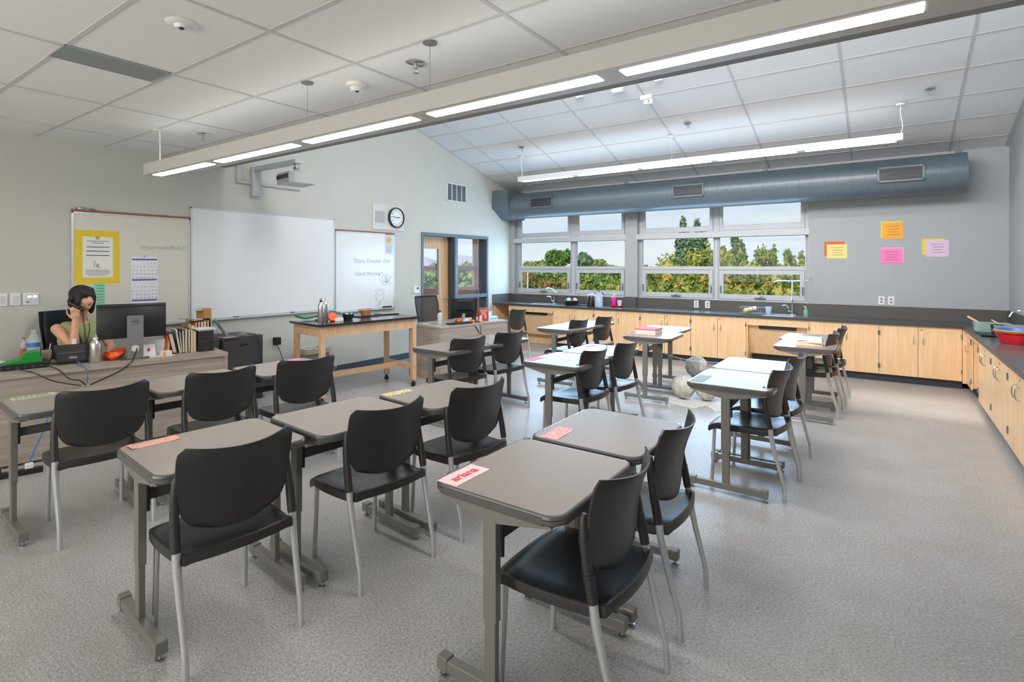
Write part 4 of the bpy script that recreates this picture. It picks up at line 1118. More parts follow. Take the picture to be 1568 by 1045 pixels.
# monitor
mo = thing('computer_monitor', 'large black computer monitor seen from behind in front of the seated person', 'monitor', (-5.70, 2.06, DH), R(-16))
bm = nb(); add_box(bm, (-0.02, 0.0, 0.006), (0.19, 0.22, 0.012), None, 0.004); obj('stand_base', bm, M_DGR, mo)
bm = nb(); add_prism(bm, [(-0.062, 0.010), (0.062, 0.010), (0.062, 0.40), (-0.062, 0.40)], 0.055, 0.073, 'x'); obj('stand_column', bm, cmat('#77777a', 0.35), mo)
bm = nb(); add_lathe(bm, [(0.022, 0.0), (0.024, 0.004), (0.028, 0.004), (0.030, 0.0)], n=24, close=False); bmesh.ops.rotate(bm, cent=(0, 0, 0), matrix=Matrix.Rotation(R(90), 3, 'Y'), verts=bm.verts); bmesh.ops.translate(bm, vec=(0.073, 0.0, 0.10), verts=bm.verts); add_cyl(bm, (0.0735, 0, 0.10), (0.0742, 0, 0.10), 0.022, n=24); obj('cable_ring', bm, cmat('#d8cfcf'), mo)
bm = nb(); add_box(bm, (0.015, -0.02, 0.35), (0.035, 0.525, 0.315), None, 0.006); bmesh.ops.rotate(bm, cent=(0.0, 0, 0.35), matrix=Matrix.Rotation(R(-3), 3, 'Y'), verts=bm.verts); obj('screen_back', bm, M_BLK, mo, True)
bm = nb(); add_box(bm, (0.036, -0.02, 0.49), (0.008, 0.50, 0.010), None, 0.002); obj('back_vent', bm, M_BLKM, mo)
bm = nb(); add_lathe(bm, [(0.028, 0.0), (0.028, 0.0012), (0.0255, 0.0012), (0.0255, 0.0)], n=28, close=False); bmesh.ops.rotate(bm, cent=(0, 0, 0), matrix=Matrix.Rotation(R(90), 3, 'Y'), verts=bm.verts); bmesh.ops.translate(bm, vec=(0.0735, 0.0, 0.345), verts=bm.verts); lg = obj('logo_ring', bm, M_DARK, mo)
text('logo_lettering', 'DELL', 0.019, M_DARK, mo, (0.0738, 0, 0.345), (R(90), 0, R(90)), 0.0003, 0.0006)
# desk phone
ph = thing('desk_phone', 'black desk telephone on the desk by the silver bottle', 'telephone', (-5.93, 1.66, DH), R(-12))
bm = nb(); add_prism(bm, [(-0.10, 0.005), (0.12, 0.005), (0.12, 0.03), (0.07, 0.16), (0.05, 0.165), (-0.10, 0.05)], -0.13, 0.13, 'y')
for v in bm.verts:
    if v.co.z < 0.05: v.co.y *= 0.78
obj('phone_body', bm, M_BLK, ph)
bm = nb(); add_box(bm, (0.10, 0.0, 0.095), (0.006, 0.22, 0.012), Matrix.Rotation(R(-20), 4, 'Y'), 0.002); obj('groove', bm, M_DGR, ph)
bm = nb(); add_box(bm, (0.112, 0.0, 0.055), (0.004, 0.05, 0.016), Matrix.Rotation(R(-20), 4, 'Y')); obj('badge', bm, M_GRILL, ph)
bm = nb(); add_box(bm, (0.045, 0.01, 0.185), (0.004, 0.03, 0.045)); tag(obj('paper_slip', bm, M_PAPER, None, loc=(-5.93, 1.66, DH), rotz=R(-12)), 'small white slip standing on top of the desk telephone', 'paper')
# coffee cup behind the phone
t_ = thing('pen_cup', 'beige cup standing left of the desk telephone', 'cup', (-6.08, 1.52, DH))
bm = nb(); add_lathe(bm, [(0.03, 0), (0.036, 0.11), (0.032, 0.11), (0.028, 0.01)], n=20); obj('cup_body', bm, cmat('#b9ad97'), t_, True)
# pen holder black
t_ = thing('pen_holder', 'black mesh pen holder with pens right of the large water bottle', 'pen holder', (-6.25, 1.56, DH))
bm = nb(); add_lathe(bm, [(0.04, 0), (0.042, 0.10), (0.039, 0.10), (0.037, 0.01)], n=18); obj('holder_body', bm, M_BLK, t_, True)
for a, b, c in ((0.01, 0.01, '#e8e8e8'), (-0.01, -0.015, '#2e5f9e'), (0.0, 0.02, '#222222')):
    bm = nb(); add_cyl(bm, (a, b, 0.02), (a*2.4, b*2.6, 0.15), 0.004, n=8); obj('pen', bm, cmat(c), t_)
# bottles
def aluminium_bottle(label, x, y, z, h, r, m, ring=True, group=None):
    t_ = thing('water_bottle', label, 'bottle', (x, y, z), group=group)
    bm = nb(); add_lathe(bm, [(r*0.92, 0), (r, 0.006), (r, h*0.70), (r*0.93, h*0.76), (r*0.5, h*0.83), (r*0.42, h*0.86)], n=24); obj('bottle_body', bm, m, t_, True)
    bm = nb(); add_lathe(bm, [(r*0.46, h*0.86), (r*0.46, h*0.93), (r*0.38, h*0.95)], n=20); obj('cap', bm, M_BLK if ring else M_ALU, t_, True)
    bm = nb(); add_tube(bm, [(r*0.42*math.cos(R(a)), 0, h*0.955+r*0.45*math.sin(R(a))) for a in range(0, 181, 20)], 0.0035, 6); obj('loop', bm, M_BLK if ring else M_ALU, t_, True)
aluminium_bottle('silver aluminium bottle beside the desk telephone', -5.745, 1.775, DH, 0.235, 0.043, M_BOT, False)
aluminium_bottle('front steel bottle of the two on the wooden table', -5.535, 3.935, 0.92, 0.27, 0.036, M_BOT, True, 'steel bottles on the wooden table')
aluminium_bottle('rear steel bottle of the two on the wooden table', -5.63, 4.07, 0.92, 0.27, 0.034, M_BOT, False, 'steel bottles on the wooden table')
def plastic_bottle(label, x, y, z, h, r, cap, lab, liquid=None, labz=(0.42, 0.62)):
    t_ = thing('plastic_bottle', label, 'bottle', (x, y, z))
    bm = nb(); add_lathe(bm, [(r*0.9, 0), (r, 0.01), (r, h*0.6), (r*0.95, h*0.68), (r*0.45, h*0.88), (r*0.35, h*0.9), (r*0.35, h*0.94)], n=22); obj('bottle_body', bm, liquid or M_CLEAR, t_, True)
    bm = nb(); add_lathe(bm, [(r*0.4, h*0.93), (r*0.4, h)], n=18); obj('cap', bm, cap, t_, True)
    if lab:
        bm = nb(); add_lathe(bm, [(r*1.015, h*labz[0]), (r*1.015, h*labz[1])], n=22, close=False); obj('label_band', bm, lab, t_, True)
    return t_
plastic_bottle('small red-capped sauce bottle with orange label at the desk end', -6.45, 1.45, DH, 0.20, 0.026, cmat('#c93232'), cmat('#d8572c'), None, (0.08, 0.5))
plastic_bottle('large clear water bottle with a blue label on the desk', -6.37, 1.50, DH, 0.27, 0.05, M_CLEAR, cmat('#3d7fc0'), None, (0.44, 0.58))
# docking box, green folder, papers
t_ = thing('network_box', 'flat black computer box at the left end of the desk', 'computer box', (-5.94, 1.34, DH), R(-10))
bm = nb(); bx(bm, -0.12, 0.12, -0.15, 0.15, 0.002, 0.045, 0.004); obj('case', bm, M_BLK, t_)
bm = nb()
for k in range(5): add_box(bm, (0.121, -0.10+0.05*k, 0.022), (0.003, 0.025, 0.014))
obj('port', bm, M_DGR, t_)
bm = nb(); add_prism(bm, [(-0.12, 0.0), (0.12, 0.0), (0.12, 0.012), (0.10, 0.085), (0.02, 0.085), (-0.02, 0.03), (-0.12, 0.005)], -0.01, 0.01, 'x'); bmesh.ops.scale(bm, vec=(9, 1, 1), verts=bm.verts)
tag(obj('tray_folder', bm, M_GRN, None, loc=(-5.95, 1.33, DH+0.046), rotz=R(-10)), 'bright green folded plastic wedge on the flat black computer box', 'folder')
bm = nb(); add_box(bm, (-6.10, 1.13, DH+0.05), (0.20, 0.20, 0.012), R(12)); add_box(bm, (-6.10, 1.13, DH+0.022), (0.18, 0.18, 0.044), R(4)); tag(obj('paper_stack', bm, M_PAPER), 'white paper stack at the left edge of the desk', 'paper')
# orange plastic crumple (bowl-like bag)
t_ = thing('plastic_pouch', 'crumpled bright orange plastic pouch next to the monitor stand', 'pouch', (-5.78, 1.93, DH))
bm = nb(); add_lathe(bm, [(0.03, 0), (0.06, 0.012), (0.085, 0.05), (0.07, 0.085), (0.055, 0.08), (0.06, 0.045)], n=18)
for v in bm.verts: v.co += Vector((0, 0.012*math.sin(9*v.co.x*8), 0.012*math.sin(22*v.co.y)+0.010*math.cos(31*v.co.x)))
m_ = min(v.co.z for v in bm.verts)
for v in bm.verts: v.co.z -= m_
obj('pouch', bm, M_ORG, t_, True)
bm = nb(); add_tube(bm, [(0.05, -0.05, 0.07), (0.075, 0.0, 0.085), (0.05, 0.05, 0.08)], 0.006, 6); obj('fold', bm, cmat('#f3461a'), t_, True)
# papers right of the monitor
def paper_sheet(label, x, y, z, w, h, rz_, tilt=0.0, c='#e7e4e2', name='paper_sheet', th=0.002, tx=0.0):
    bm = nb(); add_box(bm, (0, 0, 0), (w, h, th))
    me = obj(name, bm, cmat(c), None, loc=(x, y, z))
    me.rotation_euler = (tx, tilt, rz_)
    return tag(me, label, 'paper')
paper_sheet('white paper sheet lying on the desk right of the monitor stand', -5.66, 2.25, DH+0.002, 0.14, 0.22, R(-10))
paper_sheet('upright curled white paper with grey printing behind the monitor stand', -5.72, 2.25, DH+0.08, 0.002, 0.13, R(-20), R(12), '#dcdadd', 'paper_sheet', 0.15)
paper_sheet('white paper with a red mark leaning by the monitor stand', -5.68, 2.17, DH+0.06, 0.002, 0.10, R(-5), R(-15), '#e6e2e4', 'paper_sheet', 0.11)
bm = nb(); add_lathe(bm, [(0.0, -0.02), (0.012, 0), (0.0, 0.02)], n=10); tag(obj('red_pen_mark', bm, cmat('#cf3542'), None, loc=(-5.672, 2.165, DH+0.07)), 'small red clip on the leaning white paper', 'clip')
for k, (c, dy) in enumerate((('#b64a2b', 0.0), ('#d8a33a', 0.015))):
    bm = nb(); add_box(bm, (0, 0, 0.09-0.02*k), (0.05, 0.018, 0.18-0.04*k), Matrix.Rotation(R(-6), 4, 'X')); tag(obj('snack_packet', bm, cmat(c), None, loc=(-5.70, 2.32+dy, DH+0.003)), ('red-brown narrow packet beside the black bookend', 'small yellow packet in front of the black bookend')[k], 'packet')
t_ = thing('card_box', 'small white and orange box at the front desk edge', 'box', (-5.60, 2.28, DH), R(-10))
bm = nb(); bx(bm, -0.03, 0.03, -0.045, 0.045, 0, 0.05, 0.002); obj('box_body', bm, cmat('#d9d5d6'), t_)
bm = nb(); bx(bm, 0.0302, 0.031, -0.03, -0.005, 0.005, 0.045); obj('box_print', bm, cmat('#e2a34c'), t_)
# bookend row
for k, (dy, h_, w_, c, lean, lb) in enumerate((
    (0.00, 0.20, 0.045, '#1f2024', 12, 'black magazine file, leftmost of the desk book row'),
    (0.05, 0.235, 0.012, '#e8e4dc', 9, 'white-edged folder with a purple corner in the desk book row'),
    (0.072, 0.215, 0.012, '#39506e', 5, 'navy book in the desk book row'),
    (0.094, 0.225, 0.022, '#241f1f', 2, 'thick black binder in the desk book row, between navy and tan ones'),
    (0.120, 0.23, 0.020, '#b9a07b', 0, 'tan binder in the desk book row, next to the thick black one'),
    (0.146, 0.235, 0.020, '#26292a', 0, 'black binder in the desk book row, between two tan ones'),
    (0.170, 0.21, 0.016, '#d6c8b0', 0, 'cream binder in the desk book row'),
    (0.195, 0.20, 0.028, '#c8a873', 0, 'wide tan binder touching the black file box'))):
    t_ = thing('binder', lb, 'binder', (-5.765+0.17*dy, 2.385+dy*0.95, DH), R(-10), 'binders on the teacher desk')
    mrot = Matrix.Rotation(R(lean), 4, 'X')
    zl = abs(math.sin(R(lean)))*w_/2
    bm = nb(); add_box(bm, (0, 0, 0), (0.20, w_, h_)); bmesh.ops.transform(bm, matrix=Matrix.Translation((0, 0, h_/2*math.cos(R(lean))+zl+0.001)) @ mrot, verts=bm.verts); obj('cover', bm, cmat(c), t_)
    bm = nb(); add_box(bm, (0.099, 0, 0), (0.004, w_*0.6, h_*0.94)); bmesh.ops.transform(bm, matrix=Matrix.Translation((0, 0, h_/2*math.cos(R(lean))+zl+0.001)) @ mrot, verts=bm.verts); obj('page_edge', bm, cmat('#c6bba8'), t_)
bm = nb(); add_box(bm, (0.0, 0, 0.009), (0.20, 0.23, 0.004)); 
t_ = thing('file_box', 'black two-part desktop file box on the right of the desk', 'file box', (-5.70, 2.645, DH), R(-9.9))
bm.free()
bm = nb(); bx(bm, -0.12, 0.12, -0.055, 0.085+0.0, 0, 0.012); bx(bm, -0.115, 0.115, -0.05, 0.085, 0.012, 0.205, 0.004); obj('box_body', bm, M_BLKM, t_)
bm = nb(); bx(bm, 0.1155, 0.118, -0.045, 0.08, 0.10, 0.104); obj('box_seam', bm, M_DGR, t_)
for k, (z_, c, a) in enumerate(((0.0, '#d9d6d0', 3), (0.006, '#8f8b8a', -8), (0.011, '#e3dfda', 10))):
    paper_sheet(('cream sheets stacked on the black file box', 'grey printed sheet on top of the black file box', 'white top sheet on the black file box')[k], -5.69, 2.665, DH+0.209+z_, 0.22, 0.16, R(-10+a), 0, c, 'paper_sheet', 0.005)
bm = nb(); add_lathe(bm, [(0.03, 0), (0.032, 0.01), (0.012, 0.05), (0.016, 0.07), (0.008, 0.10), (0.010, 0.12), (0.0, 0.13)], n=16); tag(obj('olive_figurine', bm, cmat('#6f7440'), None, True, loc=(-5.90, 2.60, DH+0.19)), 'small olive figurine standing behind the tan binders', 'figurine')
bm = nb(); bx(bm, -0.06, 0.06, -0.05, 0.05, 0, 0.189, 0.003); tag(obj('storage_box', bm, M_CLEAR, None, loc=(-5.90, 2.60, DH)), 'clear storage box behind the tan binders', 'box')
# cables over the desk front
for k, (p, c, r_, lb) in enumerate((
    ([(-5.80, 1.25, DH+0.02), (-5.63, 1.28, DH+0.016), (-5.56, 1.32, DH), (-5.535, 1.42, 0.65), (-5.515, 1.53, 0.61), (-5.505, 1.60, 0.585)], M_BLK, 0.005, 'first black cable drooping from the flat computer box, farther from the telephone'),
    ([(-5.78, 1.44, DH+0.02), (-5.60, 1.455, DH+0.016), (-5.535, 1.47, DH), (-5.51, 1.52, 0.65), (-5.505, 1.60, 0.63), (-5.50, 1.63, 0.585)], M_BLK, 0.005, 'second black cable drooping from the flat computer box, nearer the telephone'),
    ([(-5.80, 1.66, DH+0.02), (-5.57, 1.63, DH+0.014), (-5.50, 1.63, DH), (-5.495, 1.645, 0.66), (-5.50, 1.64, 0.60)], M_BLUE, 0.005, 'blue network cable drooping from the desk telephone'),
    ([(-5.62, 2.05, DH+0.10), (-5.53, 1.99, DH+0.014), (-5.45, 1.94, DH+0.006), (-5.445, 1.88, 0.68), (-5.46, 1.76, 0.63), (-5.49, 1.66, 0.585)], M_BLK, 0.006, 'thick black cable running from the monitor stand down the desk front'),
    ([(-5.52, 1.40, 0.52), (-5.47, 1.38, 0.35), (-5.46, 1.28, 0.12), (-5.40, 1.24, 0.03)], M_BLUE, 0.006, 'blue cable hanging to the power strip below the desk'))):
    bm = nb(); add_tube(bm, smooth_pts(p, 2), r_, 8); tag(obj('cable', bm, c, None, True), lb, 'cable')
ps_ = thing('power_strip', 'black and white power strip with plugs on the floor at the desk', 'power strip', (-5.38, 1.16, 0), R(-14))
bm = nb(); bx(bm, -0.03, 0.03, -0.20, 0.16, 0, 0.04, 0.006); obj('strip_body', bm, M_BLK, ps_)
for k in range(3):
    bm = nb(); add_box(bm, (0.0, -0.10+0.09*k, 0.06), (0.035, 0.05, 0.04), None, 0.005); obj('plug', bm, M_WHITE if k else M_BLK, ps_)
# low cabinets behind the desk
def low_cab(label, x0, x1, y0, y1, h):
    t_ = thing('file_cabinet', label, 'file cabinet', ((x0+x1)/2, (y0+y1)/2, 0))
    w, d = x1-x0, y1-y0
    bm = nb(); bx(bm, -w/2, w/2, -d/2, d/2, 0, h, 0.005); obj('cabinet_body', bm, M_DGR, t_)
    for z0, z1 in ((0.05, h*0.5-0.01), (h*0.5, h-0.05)):
        bm = nb(); bx(bm, w/2, w/2+0.012, -d/2+0.012, d/2-0.012, z0, z1, 0.003); d_ = obj('drawer', bm, M_DGR, t_)
        bm = nb(); bx(bm, w/2+0.012, w/2+0.022, -0.05, 0.05, z1-0.05, z1-0.035, 0.002); obj('handle', bm, M_BLK, d_)
low_cab('dark grey file cabinet with the open laptop against the wall', -6.66, -6.14, 3.08, 3.56, 0.76)
low_cab('dark grey file cabinet under the row of orange-spined books', -6.66, -6.16, 2.58, 3.06, 0.76)
lp = thing('laptop', 'open grey laptop on the dark grey file cabinet', 'laptop', (-6.34, 3.34, 0.762), R(62))
bm = nb(); bx(bm, -0.11, 0.11, -0.15, 0.15, 0, 0.014, 0.003); obj('keyboard_deck', bm, cmat('#7c7e82', 0.35), lp)
bm = nb(); add_box(bm, (0, 0, 0.10), (0.008, 0.30, 0.21), None, 0.002); bmesh.ops.transform(bm, matrix=Matrix.Translation((-0.11, 0, 0.012)) @ Matrix.Rotation(R(-32), 4, 'Y'), verts=bm.verts)
sc_ = obj('lid', bm, cmat('#3c3a40', 0.3), lp)
bmesh_ = nb(); bx(bmesh_, -0.08, 0.03, -0.13, 0.13, 0.014, 0.0155); obj('keys', bmesh_, M_BLK, lp)
bm = nb(); add_tube(bm, smooth_pts([(-6.18, 3.42, 0.772), (-6.10, 3.47, 0.775), (-6.085, 3.50, 0.6), (-6.085, 3.50, 0.3), (-6.09, 3.46, 0.02), (-6.2, 3.62, 0.012)]), 0.005, 6); tag(obj('cable', bm, M_BLK, None, True), 'black charging cable hanging down from the laptop', 'cable')
paper_sheet('pink paper sheet under the laptop edge', -6.25, 3.20, 0.763, 0.14, 0.20, R(10), 0, '#c993a8')
paper_sheet('grey photo print bent over the cabinet edge with a yellow picture', -6.16, 3.17, 0.7655, 0.10, 0.15, R(5), 0, '#a8a3a6')
for k, (c, h_, w_, lb) in enumerate((('#c98a3e', 0.19, 0.02, 'ochre book, leftmost of the orange-spined row'), ('#e9d9bb', 0.17, 0.03, 'cream book second in the orange-spined row'), ('#d8772e', 0.20, 0.018, 'thin orange book in the orange-spined row'), ('#cf4f26', 0.205, 0.02, 'red-orange book in the orange-spined row'), ('#df8a3e', 0.20, 0.024, 'light orange book in the orange-spined row'), ('#e8d2a6', 0.205, 0.02, 'pale yellow book in the orange-spined row'), ('#b78d56', 0.21, 0.016, 'brown book in the orange-spined row'), ('#4b4c50', 0.23, 0.014, 'dark grey bookend closing the orange-spined row'))):
    t_ = thing('book', lb, 'book', (-6.33, 2.78+0.032*k, 0.761), 0, 'orange-spined books by the board')
    bm = nb(); bx(bm, -0.09, 0.09, -w_/2, w_/2, 0, h_, 0.002); obj('cover', bm, cmat(c), t_)
    bm = nb(); bx(bm, -0.087, 0.0905, -w_/2+0.003, w_/2-0.003, 0.004, h_-0.004); obj('pages', bm, cmat('#e6d7b8'), t_)
t_ = thing('cardboard_box', 'small open brown cardboard box on top of the book row', 'box', (-6.33, 2.97, 0.993), R(15))
bm = nb(); bx(bm, -0.06, 0.06, -0.05, 0.045, 0, 0.11, 0.002); obj('box_body', bm, cmat('#c08a4a'), t_)
bm = nb(); add_box(bm, (0.0, -0.07, 0.10), (0.11, 0.05, 0.003), Matrix.Rotation(R(15), 4, 'X')); obj('flap', bm, cmat('#e0d2b8'), t_)
paper_sheet('grey folder lying slanted across the books under the cardboard box', -6.32, 2.86, 0.985, 0.18, 0.24, R(12), 0, '#77787c', 'folder', 0.006, R(-8))
# office chair of the seated person
def office_chair(label, x, y, rz_, mback, arm=True, bh=0.60, bw=0.24):
    t_ = thing('office_chair', label, 'chair', (x, y, 0), rz_)
    for k in range(5):
        a = R(72*k+20); bm = nb(); add_tube(bm, [(0, 0, 0.09), (0.13*math.cos(a), 0.13*math.sin(a), 0.085), (0.25*math.cos(a), 0.25*math.sin(a), 0.06)], 0.016, 8, [0.022, 0.018, 0.012]); lg = obj('leg', bm, M_BLK, t_, True)
        bm = nb(); add_cyl(bm, (0.25*math.cos(a)-0.012*math.sin(a), 0.25*math.sin(a)+0.012*math.cos(a), 0.026), (0.25*math.cos(a)+0.012*math.sin(a), 0.25*math.sin(a)-0.012*math.cos(a), 0.026), 0.026); obj('caster', bm, M_BLKM, lg, True)
    bm = nb(); add_cyl(bm, (0, 0, 0.08), (0, 0, 0.40), 0.024); obj('gas_lift', bm, M_DGR, t_, True)
    bm = nb(); bx(bm, -0.23, 0.25, -0.24, 0.24, 0.40, 0.47, 0.03); obj('seat', bm, M_BLKM, t_, True)
    bm = nb(); add_tube(bm, smooth_pts([(-0.15, 0, 0.40), (-0.27, 0, 0.42), (-0.29, 0, 0.60)]), 0.02, 8); obj('back_support', bm, M_BLK, t_, True)
    fr = nb(); mesh = nb()
    z0 = 0.56
    nu, nv = 10, 10
    def P(u, v, off=0): 
        w = bw*(0.86+0.20*u - 0.22*max(0, u-0.75)*2)
        return Vector((-0.27 + 0.03*(1-u)*0 - 0.07*u*u + 0.05*v*v + off, v*w, z0+bh*u))
    for off, tgt in ((0.0, mesh),):
        g = [[tgt.verts.new(P(i/nu, -1+2*j/nv)) for j in range(nv+1)] for i in range(nu+1)]
        th = 0.006 if mback is M_MESHB else 0.05
        g2 = [[tgt.verts.new(P(i/nu, -1+2*j/nv, -th)) for j in range(nv+1)] for i in range(nu+1)]
        for i in range(nu):
            for j in range(nv):
                tgt.faces.new((g[i][j], g[i][j+1], g[i+1][j+1], g[i+1][j])); tgt.faces.new((g2[i][j], g2[i+1][j], g2[i+1][j+1], g2[i][j+1]))
        for i in range(nu):
            tgt.faces.new((g[i][0], g[i+1][0], g2[i+1][0], g2[i][0])); tgt.faces.new((g[i][nv], g2[i][nv], g2[i+1][nv], g[i+1][nv]))
        for j in range(nv):
            tgt.faces.new((g[0][j], g2[0][j], g2[0][j+1], g[0][j+1])); tgt.faces.new((g[nu][j], g[nu][j+1], g2[nu][j+1], g2[nu][j]))
    path = [P(i/nu, -1) for i in range(nu+1)] + [P(1, -1+2*j/nv) for j in range(1, nv)] + [P(1-i/nu, 1) for i in range(nu+1)] + [P(0, 1-2*j/nv) for j in range(1, nv+1)]
    add_tube(fr, path, 0.014, 8)
    obj('backrest', mesh, mback, t_, True); obj('back_frame', fr, M_BLKM, t_, True)
    if arm:
        for s in (-1, 1):
            bm = nb(); add_tube(bm, smooth_pts([(-0.05, s*0.25, 0.44), (-0.05, s*0.29, 0.46), (-0.06, s*0.29, 0.66)]), 0.014, 8); bx(bm, -0.18, 0.08, s*0.29-0.03, s*0.29+0.03, 0.655, 0.68, 0.008); obj('armrest', bm, M_BLK, t_, True)
    return t_
office_chair('high-backed black office chair behind the seated person', -6.23, 1.80, R(8), M_BLKM, False, 0.58, 0.15)
office_chair('grey mesh-backed office chair behind the small teacher desk', -5.95, 6.42, R(-4), M_MESHB, False, 0.52, 0.24)
t_ = thing('dark_jacket', 'dark jacket draped over the back of the black office chair', 'jacket', (-6.23, 1.80, 0), R(8))
bm = nb()
nu, nv = 12, 10
gg = []
for i in range(nu+1):
    u = i/nu; row = []
    for j in range(nv+1):
        v = -1+2*j/nv
        w = 0.16*(0.92+0.16*u-0.16*max(0, u-0.8)*2)
        row.append(bm.verts.new((-0.345-0.07*u*u+0.045*v*v+0.012*math.sin(j*1.9+i*0.4), v*w, 0.52+0.63*u)))
    gg.append(row)
for i in range(nu):
    for j in range(nv): bm.faces.new((gg[i][j], gg[i][j+1], gg[i+1][j+1], gg[i+1][j]))
top = [bm.verts.new((-0.30+0.05*(-1+2*j/nv)**2, (-1+2*j/nv)*0.158, 1.16)) for j in range(nv+1)]
fr_ = [bm.verts.new((-0.245+0.05*(-1+2*j/nv)**2, (-1+2*j/nv)*0.158, 1.04)) for j in range(nv+1)]
for j in range(nv):
    bm.faces.new((gg[nu][j], gg[nu][j+1], top[j+1], top[j])); bm.faces.new((top[j], top[j+1], fr_[j+1], fr_[j]))
j_ = obj('jacket_cloth', bm, cmat('#1d2128', 0.9), t_, True)
md = j_.modifiers.new('thick', 'SOLIDIFY'); md.thickness = 0.012

# ------------------------------------------------------------------ person on the phone
def blob(bm, c, r, rot=None, n=16):
    q = bmesh.ops.create_uvsphere(bm, u_segments=n, v_segments=n//2+2, radius=1.0)
    m = Matrix.Translation(c) @ (rot or Matrix.Identity(4)) @ Matrix.Diagonal((r[0], r[1], r[2], 1))
    bmesh.ops.transform(bm, matrix=m, verts=q['verts'])
def limb(bm, pts, rads, n=14):
    for (a, ra), (b, rb) in zip(zip(pts, rads), zip(pts[1:], rads[1:])):
        add_cyl(bm, a, b, ra, rb, n)
    for p, r_ in zip(pts, rads): blob(bm, p, (r_, r_, r_), n=12)
def remesh(o, vox, sm=4):
    m = o.modifiers.new('skin', 'REMESH'); m.mode = 'VOXEL'; m.voxel_size = vox; m.use_smooth_shade = True
    s = o.modifiers.new('soft', 'SMOOTH'); s.iterations = sm; s.factor = 0.5
PX, PY = -6.24, 1.80
pr = thing('person', 'person with dark bob hair in a sleeveless green top talking on a desk phone', 'person', (PX, PY, 0), 0)
# local frame: +x towards the desk front, +y towards the windows; right arm is -y
HC = Vector((0.10, 0.0, 1.285))
HR = Matrix.Rotation(R(24), 4, 'Z')
def hp(x, y, z): return HC + (HR @ Vector((x, y, z)))
bm = nb()
blob(bm, (-0.02, 0, 0.56), (0.13, 0.165, 0.12))                       # hips
blob(bm, (0.0, 0, 0.72), (0.105, 0.135, 0.16))                        # waist
blob(bm, (0.01, 0, 0.91), (0.105, 0.155, 0.16))                       # chest
blob(bm, (0.0, 0, 1.01), (0.07, 0.165, 0.055))                        # shoulders
limb(bm, [(0.0, 0, 1.02), (0.035, 0, 1.10), (0.075, 0.0, 1.18)], [0.058, 0.046, 0.047])
blob(bm, hp(-0.012, 0, 0.025), (0.088, 0.074, 0.092), HR)             # skull
blob(bm, hp(0.022, 0, -0.035), (0.062, 0.058, 0.078), HR)             # face
blob(bm, hp(0.045, 0, -0.088), (0.028, 0.030, 0.022), HR)             # chin
blob(bm, hp(0.055, 0.030, -0.035), (0.022, 0.022, 0.024), HR); blob(bm, hp(0.055, -0.030, -0.035), (0.022, 0.022, 0.024), HR)
add_cyl(bm, hp(0.075, 0, 0.005), hp(0.096, 0, -0.032), 0.007, 0.012, 10); blob(bm, hp(0.092, 0, -0.034), (0.012, 0.013, 0.009), HR)
blob(bm, hp(-0.005, 0.074, -0.015), (0.014, 0.008, 0.026), HR); blob(bm, hp(-0.005, -0.074, -0.015), (0.014, 0.008, 0.026), HR)
S1 = Vector((0.0, -0.165, 1.005)); E1 = Vector((0.215, -0.10, 0.845)); H1 = Vector((0.185, -0.085, 1.085))
limb(bm, [S1, S1.lerp(E1, 0.5), E1], [0.048, 0.043, 0.036])
limb(bm, [E1, E1.lerp(H1, 0.4), H1], [0.038, 0.034, 0.023])
S2 = Vector((0.0, 0.165, 1.005)); E2 = Vector((0.09, 0.22, 0.80)); H2 = Vector((0.31, 0.12, 0.765))
limb(bm, [S2, S2.lerp(E2, 0.5), E2], [0.048, 0.043, 0.036]); limb(bm, [E2, E2.lerp(H2, 0.4), H2], [0.038, 0.034, 0.023])
for s in (-1, 1):                                                    # legs under the desk
    limb(bm, [(0.0, s*0.085, 0.53), (0.22, s*0.10, 0.53), (0.40, s*0.11, 0.51), (0.41, s*0.11, 0.28), (0.38, s*0.11, 0.07)], [0.085, 0.075, 0.055, 0.048, 0.034])
    blob(bm, (0.43, s*0.11, 0.035), (0.10, 0.038, 0.034))
# right hand: palm + fingers round the handset
blob(bm, H1+Vector((0.0, 0.005, 0.045)), (0.020, 0.034, 0.042))
hand0 = H1+Vector((0, 0, 0.055))
for k, (dy, ln) in enumerate(((-0.028, 0.060), (-0.010, 0.066), (0.009, 0.062), (0.027, 0.050))):
    b_ = hand0+Vector((0.0, dy*0.9, 0.018-0.004*abs(k-1)))
    m1_ = b_+Vector((0.012, dy*0.25, ln*0.45)); m2_ = m1_+Vector((-0.014, dy*0.15, ln*0.35)); m3_ = m2_+Vector((-0.020, 0, ln*0.05))
    limb(bm, [b_, m1_, m2_, m3_], [0.0095, 0.009, 0.008, 0.007], 8)
limb(bm, [H1+Vector((-0.01, -0.025, 0.03)), H1+Vector((-0.035, -0.045, 0.065)), H1+Vector((-0.05, -0.045, 0.105))], [0.011, 0.010, 0.008], 8)
# left hand on the desk
blob(bm, H2+Vector((0.045, -0.01, 0.0)), (0.042, 0.034, 0.014))
for k, dy in enumerate((-0.027, -0.009, 0.009, 0.027)):
    b_ = H2+Vector((0.08, dy-0.01, 0.0)); limb(bm, [b_, b_+Vector((0.03, dy*0.2, 0.008)), b_+Vector((0.052, dy*0.3, -0.008))], [0.009, 0.0085, 0.007], 8)
limb(bm, [H2+Vector((0.02, -0.03, 0.0)), H2+Vector((0.05, -0.055, 0.0)), H2+Vector((0.07, -0.06, -0.004))], [0.011, 0.010, 0.008], 8)
body = obj('body', bm, M_SKIN, pr, True)
remesh(body, 0.0075, 3)
